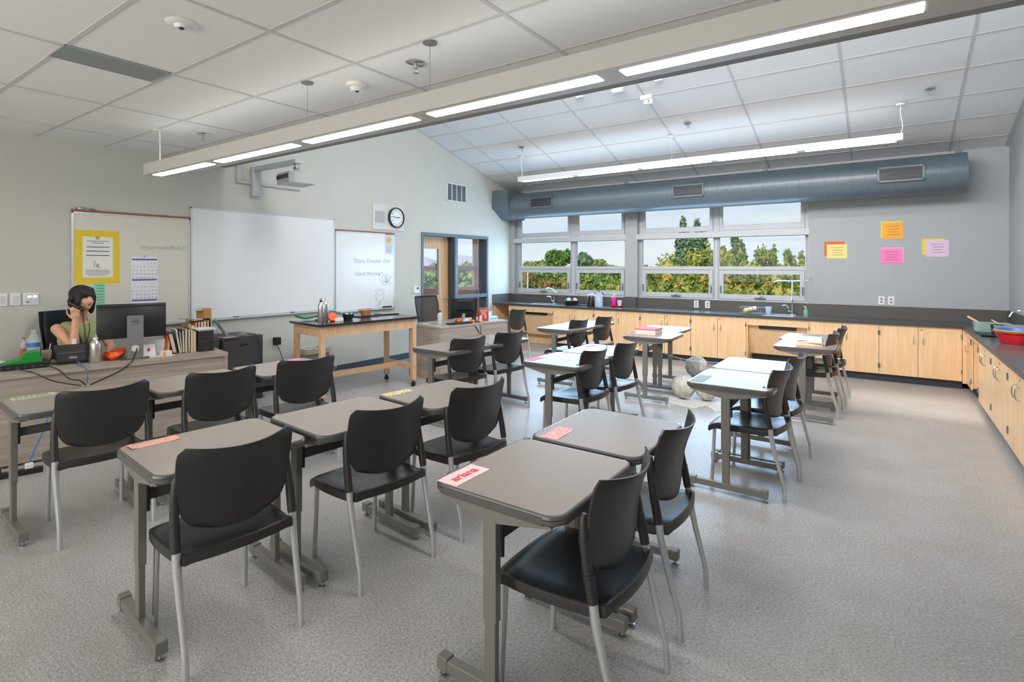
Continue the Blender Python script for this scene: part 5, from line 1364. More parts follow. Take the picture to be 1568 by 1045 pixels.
# clothing
bm = nb()
blob(bm, (0.0, 0, 0.72), (0.122, 0.152, 0.19)); blob(bm, (0.012, 0, 0.90), (0.122, 0.170, 0.165)); blob(bm, (0.0, 0, 0.99), (0.088, 0.158, 0.080)); blob(bm, (-0.01, 0.085, 1.035), (0.06, 0.06, 0.032)); blob(bm, (-0.01, -0.085, 1.035), (0.06, 0.06, 0.032)); blob(bm, (-0.01, 0, 0.60), (0.150, 0.178, 0.12))
blob(bm, (0.07, 0.055, 0.90), (0.065, 0.065, 0.07)); blob(bm, (0.07, -0.055, 0.90), (0.065, 0.065, 0.07))
top = obj('sleeveless_top', bm, M_CLOTH, pr, True); remesh(top, 0.010, 3)
bm = nb()
for s in (-1, 1): limb(bm, [(0.0, s*0.085, 0.53), (0.22, s*0.10, 0.53), (0.40, s*0.11, 0.51), (0.41, s*0.11, 0.28), (0.39, s*0.11, 0.12)], [0.098, 0.087, 0.068, 0.060, 0.052])
tr = obj('trousers', bm, M_PANTS, pr, True); remesh(tr, 0.012, 3)
bm = nb()
blob(bm, hp(-0.022, 0, 0.036), (0.102, 0.090, 0.090), HR)
blob(bm, hp(-0.045, 0, -0.035), (0.075, 0.092, 0.10), HR)
for sd in (-1, 1):
    blob(bm, hp(0.000, sd*0.078, -0.045), (0.046, 0.022, 0.112), HR)
    blob(bm, hp(0.030, sd*0.074, -0.005), (0.030, 0.018, 0.075), HR)
    blob(bm, hp(0.012, sd*0.058, 0.062), (0.044, 0.028, 0.042), HR)
blob(bm, hp(0.022, -0.01, 0.090), (0.050, 0.055, 0.026), HR)
blob(bm, hp(0.046, 0.048, 0.052), (0.020, 0.024, 0.036), HR)
limb(bm, [hp(-0.05, -0.085, -0.11), hp(-0.07, -0.105, -0.130), hp(-0.085, -0.125, -0.128)], [0.020, 0.012, 0.006], 8)
hair = obj('hair', bm, M_HAIR, pr, True); remesh(hair, 0.007, 9)
for s in (-1, 1):
    bm = nb(); blob(bm, hp(0.0745, s*0.027, 0.002), (0.0055, 0.012, 0.0055), HR, 12); ey = obj('eye', bm, cmat('#ded6cd', 0.4), pr, True)
    bm = nb(); blob(bm, hp(0.0785, s*0.027, 0.002), (0.0028, 0.0058, 0.0052), HR, 10); obj('iris', bm, M_DARK, ey, True)
    bm = nb(); add_tube(bm, [hp(0.0765, s*0.014, 0.006), hp(0.0795, s*0.027, 0.0085), hp(0.0725, s*0.040, 0.005)], 0.0022, 6); obj('eyelid', bm, M_HAIR, ey, True)
    bm = nb(); add_tube(bm, [hp(0.079, s*0.013, 0.021), hp(0.081, s*0.028, 0.025), hp(0.071, s*0.042, 0.021)], 0.0028, 6); obj('eyebrow', bm, M_HAIR, pr, True)
bm = nb(); blob(bm, hp(0.0775, 0, -0.0575), (0.007, 0.021, 0.0045), HR, 12); blob(bm, hp(0.0765, 0, -0.0660), (0.007, 0.017, 0.0050), HR, 12); obj('lips', bm, cmat('#a85a50', 0.4), pr, True)
# handset held to the ear
hs = thing('phone_handset', 'black telephone handset held to the ear of the seated person', 'handset', (PX, PY, 0))
bm = nb()
a_ = hp(-0.005, -0.108, -0.005); c_ = hp(0.075, -0.072, -0.095)
add_tube(bm, smooth_pts([a_, a_+Vector((0.03, -0.035, -0.02)), c_+Vector((0.0, -0.035, 0.015)), c_]), 0.013, 10)
blob(bm, a_, (0.024, 0.022, 0.028), HR, 12); blob(bm, c_, (0.022, 0.020, 0.024), HR, 12)
obj('handset_body', bm, M_BLK, hs, True)
bm = nb()
st, en = c_+Vector((0.01, 0, -0.02)), Vector((0.27, -0.03, 0.80))
pts_ = []
for k in range(140):
    f = k/139; p = st.lerp(en, f); p.x += 0.02*math.sin(PI*f)
    a = k*0.9; pts_.append(p+Vector((0.007*math.cos(a), 0.007*math.sin(a), 0)))
add_tube(bm, pts_, 0.0028, 5); obj('coiled_cord', bm, M_BLK, hs, True)
# lanyard
bm = nb(); add_tube(bm, smooth_pts([(0.06, -0.06, 1.045), (0.125, -0.045, 0.98), (0.145, 0.0, 0.80), (0.125, 0.045, 0.98), (0.06, 0.06, 1.045)], 2), 0.004, 6); obj('lanyard', bm, M_BLK, pr, True)

# ------------------------------------------------------------------ wooden demonstration table
dt = thing('demonstration_table', 'wooden rolling work table with a black top in front of the whiteboards', 'work table', (-5.48, 4.43, 0), R(-7))
TZ = 0.92
bm = nb(); bx(bm, -0.36, 0.36, -0.71, 0.71, TZ-0.028, TZ, 0.003); obj('tabletop', bm, mat('black_epoxy', '#2f3033', 0.16), dt)
for sx in (-1, 1):
    for sy in (-1, 1):
        bm = nb(); add_box(bm, (sx*0.30, sy*0.645, 0.485), (0.058, 0.058, 0.81), None, 0.004); lg = obj('leg', bm, M_BIRCH, dt)
        bm = nb(); add_cyl(bm, (sx*0.30-0.012, sy*0.645, 0.03), (sx*0.30+0.012, sy*0.645, 0.03), 0.03, n=20); add_box(bm, (sx*0.30, sy*0.645, 0.06), (0.03, 0.025, 0.045), None, 0.004); obj('caster', bm, M_BLK, lg, True)
        if sx > 0:
            bm = nb()
            for z_ in (0.24, 0.27): add_cyl(bm, (0.329, sy*0.645, z_), (0.333, sy*0.645, z_), 0.007, n=10)
            obj('bolt', bm, M_GASK, lg)
    bm = nb(); bx(bm, sx*0.31-0.012, sx*0.31+0.012, -0.62, 0.62, TZ-0.15, TZ-0.029); obj('apron', bm, M_BIRCH, dt)
for sy in (-1, 1):
    bm = nb(); bx(bm, -0.275, 0.275, sy*0.655-0.012, sy*0.655+0.012, TZ-0.15, TZ-0.029); obj('apron', bm, M_BIRCH, dt)
    bm = nb(); bx(bm, -0.275, 0.275, sy*0.645-0.014, sy*0.645+0.014, 0.23, 0.295); obj('side_rail', bm, M_BIRCH, dt)
bm = nb(); bx(bm, -0.014, 0.014, -0.63, 0.63, 0.23, 0.295); obj('stretcher', bm, M_BIRCH, dt)
# things on it
bm = nb(); add_tube(bm, smooth_pts([(0, -0.18, 0.07), (0.0, -0.10, 0.035), (0.02, -0.04, 0.022), (0, 0.04, 0.03), (-0.02, 0.14, 0.035), (0.0, 0.19, 0.028)]), 0.02, 10, None, 0.7)
tag(obj('green_cloth', bm, M_GRN, None, True, loc=(-5.84, 3.97, TZ)), 'crumpled green cloth strip at the near end of the wooden table', 'cloth')
bm = nb(); add_tube(bm, [(0, -0.05, 0.008), (0.02, -0.01, 0.012), (0, 0.05, 0.008)], 0.008, 8); add_tube(bm, [(0.03*math.cos(R(a)), 0.05+0.03*math.sin(R(a)), 0.006) for a in range(0, 361, 30)], 0.005, 6)
tag(obj('scissors', bm, M_BLK, None, True, loc=(-5.66, 3.99, TZ)), 'black scissors lying left of the steel bottles', 'scissors')
t_ = thing('tape_dispenser', 'orange and white tape roll dispenser right of the steel bottles', 'tape dispenser', (-5.44, 4.05, TZ), R(-20))
bm = nb(); add_lathe(bm, [(0.022, -0.02), (0.05, -0.02), (0.05, 0.02), (0.022, 0.02)], n=24); bmesh.ops.rotate(bm, cent=(0, 0, 0), matrix=Matrix.Rotation(R(70), 3, 'Y'), verts=bm.verts); bmesh.ops.translate(bm, vec=(0, -0.02, 0.05), verts=bm.verts); obj('tape_roll', bm, M_ORG, t_, True)
bm = nb(); bx(bm, -0.02, 0.04, 0.0, 0.10, 0.0, 0.035, 0.003); obj('white_box', bm, M_PAPER, t_)
bm = nb(); add_tube(bm, [(0.0, 0.04*math.sin(R(a)), 0.06+0.04*math.cos(R(a))) for a in range(-80, 81, 20)], 0.012, 8, None, 0.5); bmesh.ops.translate(bm, vec=(-0.04, 0.06, 0), verts=bm.verts); obj('green_tape', bm, M_GRN, t_, True)
t_ = thing('wire_basket', 'black wire tray full of small things on the wooden table', 'tray', (-5.45, 4.26, TZ), R(-10))
bm = nb(); add_lathe(bm, [(0.055, 0), (0.075, 0.07), (0.07, 0.07), (0.05, 0.01)], n=8); obj('tray_body', bm, M_BLK, t_)
for k in range(6):
    bm = nb(); add_box(bm, (0.03*math.cos(k*1.1), 0.035*math.sin(k*1.1), 0.062), (0.03, 0.035, 0.035), R(30*k), 0.004); obj('small_item', bm, cmat(('#2a7a55', '#d8d8d4', '#31333a', '#c9c9c4', '#1c5f7c', '#e0e0dc')[k]), t_)
t_ = thing('wicker_basket', 'small wicker basket in the middle of the wooden table', 'basket', (-5.60, 4.66, TZ+0.012))
bm = nb()
pf = [(0.045, 0.0)]
for k in range(14): pf.append((0.05+0.038*k/13+(0.002 if k % 2 else -0.001), 0.004+0.068*k/13))
pf += [(0.094, 0.075), (0.082, 0.073), (0.045, 0.008)]
add_lathe(bm, pf, n=28)
for v in bm.verts: v.co.x *= 0.85; v.co.y *= 1.15
obj('basket_weave', bm, M_BASKET, t_, True)
bm = nb(); add_box(bm, (0, 0, 0.006), (0.20, 0.30, 0.010), None, 0.002); tag(obj('clipboard', bm, M_DARK, None, loc=(-5.60, 4.66, TZ), rotz=R(-7)), 'flat dark clipboard under the wicker basket', 'clipboard')
t_ = thing('notebook', 'open dark notebook with papers at the far end of the wooden table', 'notebook', (-5.60, 5.02, TZ), R(-12))
bm = nb(); add_box(bm, (0, 0, 0.006), (0.16, 0.30, 0.012), None, 0.002); obj('cover', bm, M_DARK, t_)
bm = nb(); add_box(bm, (0.0, 0.02, 0.016), (0.13, 0.22, 0.006), None, 0.002); obj('pages', bm, cmat('#b7a79a'), t_)
# bin behind the table
t_ = thing('paper_shredder', 'beige paper shredder bin under the wooden table by the wall', 'shredder', (-6.42, 4.45, 0), R(-4))
bm = nb(); add_prism(bm, rrect(-0.13, 0.13, -0.17, 0.17, 0.03), 0, 0.40); obj('bin_body', bm, cmat('#9b9a93'), t_)
bm = nb(); add_prism(bm, rrect(-0.15, 0.15, -0.19, 0.19, 0.03), 0.40, 0.47); bx(bm, -0.02, 0.04, -0.10, 0.10, 0.47, 0.485, 0.003); obj('shredder_head', bm, cmat('#c4c2b8'), t_)
bm = nb(); add_box(bm, (0.045, 0.03, 0.485), (0.02, 0.03, 0.006)); obj('switch', bm, M_BLK, t_)
t_ = thing('power_adapter', 'small pale power adapter box on the floor by the wall under the table', 'adapter', (-6.55, 4.95, 0))
bm = nb(); bx(bm, -0.04, 0.04, -0.09, 0.09, 0, 0.05, 0.006); obj('adapter_body', bm, cmat('#b9b7ad'), t_)
bm = nb(); add_tube(bm, smooth_pts([(0, 0.08, 0.02), (0.05, 0.3, 0.012), (0.12, 0.45, 0.012), (0.02, 0.62, 0.012)]), 0.007, 6); obj('cord', bm, M_BLK, t_, True)

# ------------------------------------------------------------------ small teacher desk by the door
d2 = thing('teacher_desk', 'shorter ash-grey laminate teacher desk near the entry door', 'desk', (-4.965, 5.40, 0), R(-8))
Z2 = 0.75
bm = nb(); bx(bm, -0.72, 0.0, 0.0, 1.34, Z2-0.03, Z2, 0.002); obj('desktop', bm, M_DESK, d2)
bm = nb(); bx(bm, -0.71, -0.01, 0.004, 0.03, 0.0, Z2-0.03); obj('side_panel', bm, M_DESK, d2)
bm = nb(); bx(bm, -0.71, -0.01, 1.31, 1.336, 0.0, Z2-0.03); obj('side_panel', bm, M_DESK, d2)
bm = nb(); bx(bm, -0.03, -0.006, 0.03, 1.31, 0.02, Z2-0.03); obj('modesty_panel', bm, M_DESK, d2)
bm = nb(); bx(bm, -0.0065, -0.004, 0.03, 1.31, 0.50, 0.504); obj('panel_seam', bm, cmat('#7c7269'), d2)
m2 = thing('computer_monitor', 'smaller black monitor tilted back on the short desk', 'monitor', (-5.16, 6.10, Z2), R(-30))
bm = nb(); add_lathe(bm, [(0.10, 0), (0.10, 0.01), (0.03, 0.018)], n=24); obj('stand_base', bm, M_BLK, m2, True)
bm = nb(); add_box(bm, (0.04, 0, 0.12), (0.03, 0.05, 0.22), None, 0.006); obj('stand_column', bm, M_SIL, m2)
bm = nb(); add_prism(bm, [(-0.20, 0.0), (0.20, 0.0), (0.20, 0.29), (-0.20, 0.29)], -0.02, 0.012, 'x')
bmesh.ops.bevel(bm, geom=list(bm.edges), offset=0.006, segments=2, affect='EDGES')
bmesh.ops.transform(bm, matrix=Matrix.Translation((0.03, 0, 0.07)) @ Matrix.Rotation(R(12), 4, 'Y'), verts=bm.verts); obj('screen_back', bm, M_BLK, m2, True)
bm = nb(); add_prism(bm, [(-0.16, 0.10), (0.16, 0.10), (0.16, 0.30), (-0.16, 0.30)], 0.012, 0.05, 'x'); 
for v in bm.verts:
    if v.co.x > 0.03: v.co.y *= 0.6; v.co.z = 0.2+(v.co.z-0.2)*0.6
bmesh.ops.transform(bm, matrix=Matrix.Translation((0.03, 0, 0.07)) @ Matrix.Rotation(R(12), 4, 'Y'), verts=bm.verts); obj('back_housing', bm, M_BLK, m2)
aluminium_bottle('pale grey metal bottle with a black cap on the short desk', -5.17, 5.62, Z2, 0.205, 0.036, cmat('#c4c5c3', 0.35), True)
paper_sheet('small yellow-green note on the short desk behind the pale bottle', -5.42, 5.60, Z2+0.002, 0.10, 0.08, R(20), 0, '#d6df8e', 'paper_note')
t_ = thing('keyboard', 'dark keyboard lying at the front edge of the short desk', 'keyboard', (-5.02, 5.86, Z2), R(-14))
bm = nb(); bx(bm, -0.06, 0.06, -0.19, 0.19, 0, 0.018, 0.003); obj('keyboard_base', bm, M_BLK, t_)
bm = nb()
for i in range(4):
    for j in range(13): add_box(bm, (-0.04+0.027*i, -0.165+0.0275*j, 0.021), (0.02, 0.021, 0.006), None)
obj('keys', bm, M_DGR, t_)
for k, (x, y, r_, c, lb) in enumerate(((-5.12, 5.98, 0.035, '#d2622c', 'orange paper pumpkin behind the dark keyboard'), (-4.96, 6.10, 0.028, '#d8743a', 'small orange toy at the front edge of the short desk'), (-5.20, 6.02, 0.025, '#8a4a2c', 'brown leaf ornament beside the orange pumpkin'))):
    t_ = thing('desk_ornament', lb, 'ornament', (x, y, Z2), k*0.7)
    bm = nb(); blob(bm, (0, 0, r_*0.85), (r_*1.2, r_*1.3, r_*0.85)); obj('ornament_body', bm, cmat(c), t_, True)
    bm = nb(); add_cyl(bm, (0, 0, r_*1.5), (0.005, 0.01, r_*2.3), 0.004, n=8); obj('stem', bm, cmat('#6a4b2a'), t_)
t_ = thing('white_mug', 'white paper cup lying beside the monitor stand', 'cup', (-5.06, 6.06, Z2))
bm = nb(); add_cyl(bm, (0, -0.03, 0.031), (0, 0.04, 0.029), 0.03, 0.026, 18); obj('cup_body', bm, M_WHITE, t_, True)
t_ = thing('stapler', 'small black stapler standing beside the red book', 'stapler', (-5.00, 6.17, Z2))
bm = nb(); bx(bm, -0.02, 0.02, -0.03, 0.03, 0, 0.09, 0.004); obj('stapler_body', bm, M_BLK, t_)
bk = thing('book', 'red book with white lettering standing on the short desk', 'book', (-4.99, 6.38, Z2), R(-28))
bm = nb(); add_box(bm, (0, 0, 0.098), (0.022, 0.165, 0.195), None, 0.002); obj('cover', bm, cmat('#9e3328'), bk)
bm = nb(); add_box(bm, (-0.001, 0.003, 0.098), (0.016, 0.163, 0.197)); obj('pages', bm, M_PAPER, bk)
bm = nb()
for z_, w_ in ((0.165, 0.13), (0.140, 0.11)):
    add_tube(bm, [(0.0125, -w_/2+w_*q/16, z_+0.008*math.sin(q*2.1)) for q in range(17)], 0.0028, 6)
for r_ in (0.045, 0.028): add_tube(bm, [(0.0125, r_*math.cos(R(a)), 0.075+r_*1.05*math.sin(R(a))) for a in range(-60, 241, 20)], 0.0028, 6)
obj('cover_lettering', bm, cmat('#ead9cf'), bk)
t_ = thing('small_figurine', 'small pink and white snowman-like figure left of the red book', 'figurine', (-4.93, 6.24, Z2))
bm = nb(); add_lathe(bm, [(0.02, 0), (0.03, 0.02), (0.018, 0.05), (0.024, 0.07), (0.0, 0.10)], n=16); obj('figure_body', bm, cmat('#d9a9a0'), t_, True)
tb = thing('tissue_box', 'blue and white tissue box with a tissue sticking out', 'tissue box', (-4.97, 6.56, Z2), R(-10))
bm = nb(); bx(bm, -0.055, 0.055, -0.085, 0.085, 0, 0.06, 0.004); obj('box_body', bm, cmat('#b9dbe6'), tb)
bm = nb()
for k in range(5): add_box(bm, (0.0555, -0.07+0.035*k, 0.03), (0.001, 0.018, 0.03), Matrix.Rotation(R(30*(-1)**k), 4, 'X'))
obj('box_print', bm, cmat('#4ba3c4'), tb)
bm = nb(); add_lathe(bm, [(0.015, 0.058), (0.045, 0.08), (0.03, 0.115), (0.042, 0.135), (0.0, 0.125)], (0, -0.03, 0), 9)
for v in bm.verts: v.co.x *= 0.45; v.co.y += 0.01*math.sin(60*v.co.z)
obj('tissue', bm, M_WHITE, tb, True)
bm = nb(); add_tube(bm, smooth_pts([(-4.96, 5.98, Z2+0.01), (-4.89, 6.03, Z2-0.01), (-4.86, 6.10, 0.64), (-4.85, 6.16, 0.58), (-4.85, 6.13, 0.64), (-4.88, 6.18, Z2+0.008), (-4.98, 6.19, Z2+0.01)]), 0.006, 8); tag(obj('cable', bm, M_BLK, None, True), 'bundle of black cable looping over the front of the short desk', 'cable')
bm = nb(); add_tube(bm, smooth_pts([(-4.95, 6.02, Z2+0.01), (-4.87, 6.07, Z2-0.01), (-4.85, 6.10, 0.66), (-4.85, 6.13, 0.61)]), 0.004, 8); tag(obj('cable', bm, M_WHITE, None, True), 'thin white cable over the front of the short desk', 'cable')

# ------------------------------------------------------------------ name cards and papers on the student tables
TH = 0.7502
def name_card(label, x, y, rz_, w, l, c, txt=None, tc='#b8404a', curl=False, folded=0.0, group='name cards on the tables'):
    t_ = thing('name_card', label, 'name card', (x, y, TH), rz_, group)
    bm = nb()
    if folded:
        add_prism(bm, [(-w/2, 0), (w/2, 0), (w/2, 0.0015), (0.0, folded), (-w/2, 0.0015)], -l/2, l/2, 'y')
    else:
        n = 8; th = 0.0012
        for k in range(n):
            a, b = -l/2+l*k/n, -l/2+l*(k+1)/n
            za = (0.018*max(0, abs(a)*2/l-0.75)**1.0*4*0.25 if curl else 0); zb = (0.018*max(0, abs(b)*2/l-0.75)*4*0.25 if curl else 0)
            vs0 = [bm.verts.new(q) for q in ((-w/2, a, za), (w/2, a, za), (w/2, b, zb), (-w/2, b, zb))]
            vs1 = [bm.verts.new(q.co+Vector((0, 0, th))) for q in vs0]
            bm.faces.new(vs1); bm.faces.new(list(reversed(vs0)))
            bm.faces.new((vs0[0], vs0[1], vs1[1], vs1[0])); bm.faces.new((vs0[2], vs0[3], vs1[3], vs1[2])); bm.faces.new((vs0[1], vs0[2], vs1[2], vs1[1])); bm.faces.new((vs0[3], vs0[0], vs1[0], vs1[3]))
    cd = obj('card', bm, c if not isinstance(c, str) else cmat(c), t_)
    zt = 0.0016 if not folded else folded*0.5
    if txt: text('lettering', txt, w*0.62, cmat(tc), t_, (0.0 if not folded else w*0.26, 0, zt+0.0002), (0 if not folded else 0, math.atan2(folded, w/2) if folded else 0, R(90)), 0.0002, 0.0012)
    return t_
def pat_mat(name, c1, c2, s):
    m = mat(name, c1, 0.7, scale=s); t = m.node_tree
    r = [n for n in t.nodes if n.type == 'VALTORGB'][0]
    r.color_ramp.elements[0].color = lin(c1); r.color_ramp.elements[1].color = lin(c2); r.color_ramp.elements[0].position = 0.48; r.color_ramp.elements[1].position = 0.52
    return m
name_card('torn salmon-orange name card with curled edges', -2.835, 1.105, R(-3), 0.075, 0.20, pat_mat('salmon_pattern', '#dc9a80', '#e8b39c', 90), None, curl=True)
name_card('pale green name card reading DANIEL', -4.475, 1.055, R(0), 0.085, 0.215, '#bcd3b0', 'DANIEL', '#4d5a4a')
name_card('yellow floral name card', -2.635, 2.46, R(-4), 0.075, 0.205, pat_mat('floral_pattern', '#b9a25c', '#e9e2c4', 70), None)
name_card('pink and white name card reading ariana', -1.382, 1.645, R(0), 0.098, 0.21, pat_mat('pink_dots', '#f0b9c0', '#f7dfe0', 160), 'ariana', '#cf2238')
name_card('pale pink note card folded on the second table', -1.345, 2.325, R(2), 0.095, 0.20, pat_mat('pink_script', '#e9c0bf', '#d99a9f', 60), None)
name_card('hot pink name card on the corner of the middle table', -2.585, 4.055, R(-3), 0.085, 0.19, '#e77c93', None)
name_card('red and pink folded card on the table behind', -2.52, 5.035, R(-2), 0.09, 0.17, pat_mat('red_pink', '#c9505c', '#ecc7c4', 50), None)
name_card('bright pink paper on the table beside the wood table', -4.32, 2.75, R(-2), 0.08, 0.22, '#f38fc4', None)
name_card('small reddish card on the far table by the sink front', -3.70, 6.60, R(0), 0.07, 0.20, '#d8949a', None)
name_card('pink card at the back of the farthest table', -3.66, 7.28, R(0), 0.07, 0.18, '#df9aa0', None)
name_card('white card on the chairless back table', -2.62, 7.18, R(0), 0.09, 0.18, '#dfe6ea', None)
name_card('grey-green card at the corner of the table by the paper balls', -1.125, 4.06, R(0), 0.09, 0.26, '#8fa09a', None)
t_ = thing('gift_box', 'flat cream box with a pink lid on the chairless table', 'box', (-2.40, 6.36, TH), R(2))
bm = nb(); bx(bm, -0.13, 0.12, -0.10, 0.18, 0, 0.055, 0.002); obj('box_body', bm, cmat('#e8cfc0'), t_)
bm = nb(); bx(bm, -0.135, 0.125, -0.105, 0.185, 0.055, 0.066, 0.002); obj('lid', bm, cmat('#d9596e'), t_)
for k, (z_, w_, l_, c, lb) in enumerate(((0.0, 0.24, 0.17, '#e5b79c', 'peach-edged thick book at the bottom of the table stack'), (0.035, 0.25, 0.19, '#cfd2d4', 'grey book second in the table stack'), (0.057, 0.22, 0.20, '#e3e4e2', 'white book second from the top of the table stack'), (0.075, 0.24, 0.15, '#aeb5ba', 'blue-grey booklet on top of the table stack'))):
    t_ = thing('book', lb, 'book', (-0.665, 6.42, TH+z_), R(4+(-1)**k*4), 'books stacked on the table near the right cabinets')
    h_ = (0.034, 0.021, 0.017, 0.01)[k]
    bm = nb(); bx(bm, -w_/2, w_/2, -l_/2, l_/2, 0, h_, 0.002); obj('cover', bm, cmat(c), t_)
    bm = nb(); bx(bm, -w_/2+0.004, w_/2-0.004, -l_/2-0.001, l_/2-0.004, 0.003, h_-0.003); obj('pages', bm, M_PAPER if k else cmat('#f0c7ab'), t_)

# ------------------------------------------------------------------ papier-mache balls on newspaper
def ball(label, x, y, z, r_, m):
    bm = nb(); bmesh.ops.create_icosphere(bm, subdivisions=4, radius=r_)
    rr = random.Random(int(x*100))
    for v in bm.verts:
        n_ = v.co.normalized(); d_ = 0.010*math.sin(7*n_.x+3*n_.z)*math.cos(6*n_.y)+0.004*math.sin(23*n_.x)*math.sin(19*n_.y+11*n_.z)
        v.co += n_*d_
    zmin = min(v.co.z for v in bm.verts)
    bmesh.ops.translate(bm, vec=(0, 0, -zmin), verts=bm.verts)
    return tag(obj('papier_mache_ball', bm, m, None, True, loc=(x, y, z)), label, 'paper ball', 'papier-mache balls on the floor')
ball('cream papier-mache ball, front left of the three', -1.985, 6.42, 0.004, 0.136, M_NEWS)
ball('cream papier-mache ball with a dark patch, beside the table leg', -1.735, 6.47, 0.004, 0.125, M_NEWS)
ball('greyer papier-mache ball at the back of the three', -2.20, 7.70, 0.004, 0.150, M_NEWSD)
bm = nb()
rr = random.Random(4)
for k in range(9):
    cx_, cy_ = -1.95+0.14*k*0.9+rr.uniform(-0.08, 0.08), 6.38+rr.uniform(-0.18, 0.22)
    add_box(bm, (cx_, cy_, 0.0012+0.0003*k), (0.30, 0.38, 0.0008), rr.uniform(0, 3))
tag(obj('newspaper_sheets', bm, pat_mat('newsprint', '#d9d7cf', '#b9b8b4', 40)), 'sheets of newspaper spread on the floor under the paper balls', 'newspaper')
bm = nb(); add_tube(bm, smooth_pts([(-2.20, 6.22, 0.56), (-1.9, 6.3, 0.47), (-1.2, 6.35, 0.50), (-0.80, 6.34, 0.58)]), 0.0022, 5); add_tube(bm, [(-1.98, 6.285, 0.495), (-1.985, 6.36, 0.27)], 0.002, 5)
tag(obj('hanging_string', bm, M_PAPER, None, True), 'thin white string strung between tables above the paper balls', 'string')

# ------------------------------------------------------------------ things on the counter
CTZ = CZ+0.0005
def c_thing(name, label, cat, x, y, rz_=0): return thing(name, label, cat, (x, y, CTZ), rz_)
t_ = c_thing('dish_tray', 'black tray with two white cups beside the far faucet', 'tray', -5.02, 9.20)
bm = nb(); add_lathe(bm, [(0.12, 0), (0.15, 0.09), (0.14, 0.09), (0.11, 0.01)], n=20); obj('tray_body', bm, M_BLK, t_, True)
for k, (a, b) in enumerate(((-0.06, 0.0), (0.07, 0.01))):
    bm = nb(); blob(bm, (a, b, 0.10), (0.045, 0.04, 0.04)); obj('cup', bm, cmat(('#d4d6d8', '#c3b3ad')[k]), t_, True)
bm = nb(); bx(bm, -0.11, 0.11, -0.09, 0.09, 0, 0.02, 0.005); tag(obj('baking_tray', bm, M_BLK, None, loc=(-4.74, 9.20, CTZ)), 'flat black tray left of the dark round canister', 'tray')
t_ = c_thing('coffee_canister', 'dark round-topped canister next to the big water bottle', 'canister', -4.55, 9.12)
bm = nb(); add_lathe(bm, [(0.072, 0), (0.075, 0.19), (0.06, 0.22), (0.0, 0.24)], n=22); obj('canister_body', bm, mat('dark_brown_gloss', '#211a1a', 0.25), t_, True)
bm = nb(); add_lathe(bm, [(0.0765, 0.195), (0.064, 0.222), (0.0, 0.243)], n=22, close=False); obj('clear_lid', bm, M_CLEAR, t_, True)
t_ = plastic_bottle('big clear water bottle standing on the far counter', -4.405, 9.13, CTZ, 0.31, 0.078, M_DGR, None)
bm = nb(); add_lathe(bm, [(0.068, 0.006), (0.070, 0.11)], n=22); obj('water', bm, clear_mat('water', '#c9dbe6', 0.5), t_, True)
t_ = c_thing('soap_bottle', 'hot pink soap bottle with a pump on the red tray', 'bottle', -4.19, 9.33)
bm = nb(); add_lathe(bm, [(0.036, 0.0), (0.040, 0.01), (0.042, 0.14), (0.03, 0.165), (0.014, 0.175)], n=20); bmesh.ops.translate(bm, vec=(0, 0, 0.022), verts=bm.verts); obj('bottle_body', bm, mat('pink_liquid', '#e2278f', 0.2), t_, True)
bm = nb(); add_cyl(bm, (0, 0, 0.195), (0, 0, 0.23), 0.008); add_tube(bm, [(0, 0, 0.235), (0.02, -0.02, 0.235), (0.035, -0.03, 0.225)], 0.006, 6); obj('pump', bm, M_WHITE, t_, True)
t_ = c_thing('red_tray', 'shallow red tray under the pink soap bottle', 'tray', -4.13, 9.33)
bm = nb(); add_lathe(bm, [(0.11, 0), (0.135, 0.02), (0.13, 0.02), (0.105, 0.006)], n=24); obj('tray_body', bm, M_RED, t_, True)
t_ = c_thing('sponge_cup', 'pale blue cup beside the pink soap bottle', 'cup', -4.07, 9.32)
bm = nb(); add_lathe(bm, [(0.03, 0.022), (0.045, 0.12), (0.04, 0.12), (0.028, 0.03)], n=18); obj('cup_body', bm, cmat('#cfd9ea'), t_, True)
# dish rack near sink
t_ = c_thing('dish_rack', 'wire dish rack with rags on the counter left of the tall faucet', 'dish rack', -1.74, 9.16)
bm = nb()
for z_ in (0.02, 0.11):
    add_tube(bm, [(-0.17, -0.12, z_), (0.17, -0.12, z_), (0.17, 0.12, z_), (-0.17, 0.12, z_), (-0.17, -0.12, z_)], 0.003, 6)
for k in range(11):
    x_ = -0.17+0.034*k; add_tube(bm, [(x_, -0.12, 0.11), (x_, -0.12, 0.02), (x_, 0.12, 0.02), (x_, 0.12, 0.11)], 0.002, 5)
obj('wire_frame', bm, M_STEEL, t_, True)
bm = nb(); bx(bm, -0.19, 0.19, -0.14, 0.14, 0, 0.012, 0.004); obj('drip_tray', bm, M_BLK, t_)
for k, (a, b, c, w_) in enumerate(((-0.09, 0.0, '#e6d54a', 0.07), (-0.03, 0.02, '#e3c9c4', 0.08), (0.03, 0.0, '#d8d9da', 0.05))):
    bm = nb(); blob(bm, (a, b, 0.05+0.018*k), (w_*0.7, 0.05, 0.04)); obj('rag', bm, cmat(c), t_, True)
t_ = c_thing('plastic_cup', 'clear plastic measuring cup at the right end of the dish rack', 'cup', -1.50, 9.12)
bm = nb(); add_lathe(bm, [(0.035, 0.0), (0.05, 0.13), (0.047, 0.13), (0.033, 0.006)], n=20); obj('cup_body', bm, clear_mat('frosted', '#cfdcea', 0.55), t_, True)
t_ = c_thing('soap_bottle', 'small clear soap bottle right of the tall faucet', 'bottle', -0.985, 9.10)
bm = nb(); add_lathe(bm, [(0.028, 0), (0.032, 0.01), (0.032, 0.09), (0.012, 0.12)], n=18); obj('bottle_body', bm, clear_mat('green_soap', '#8fc3a8', 0.6), t_, True)
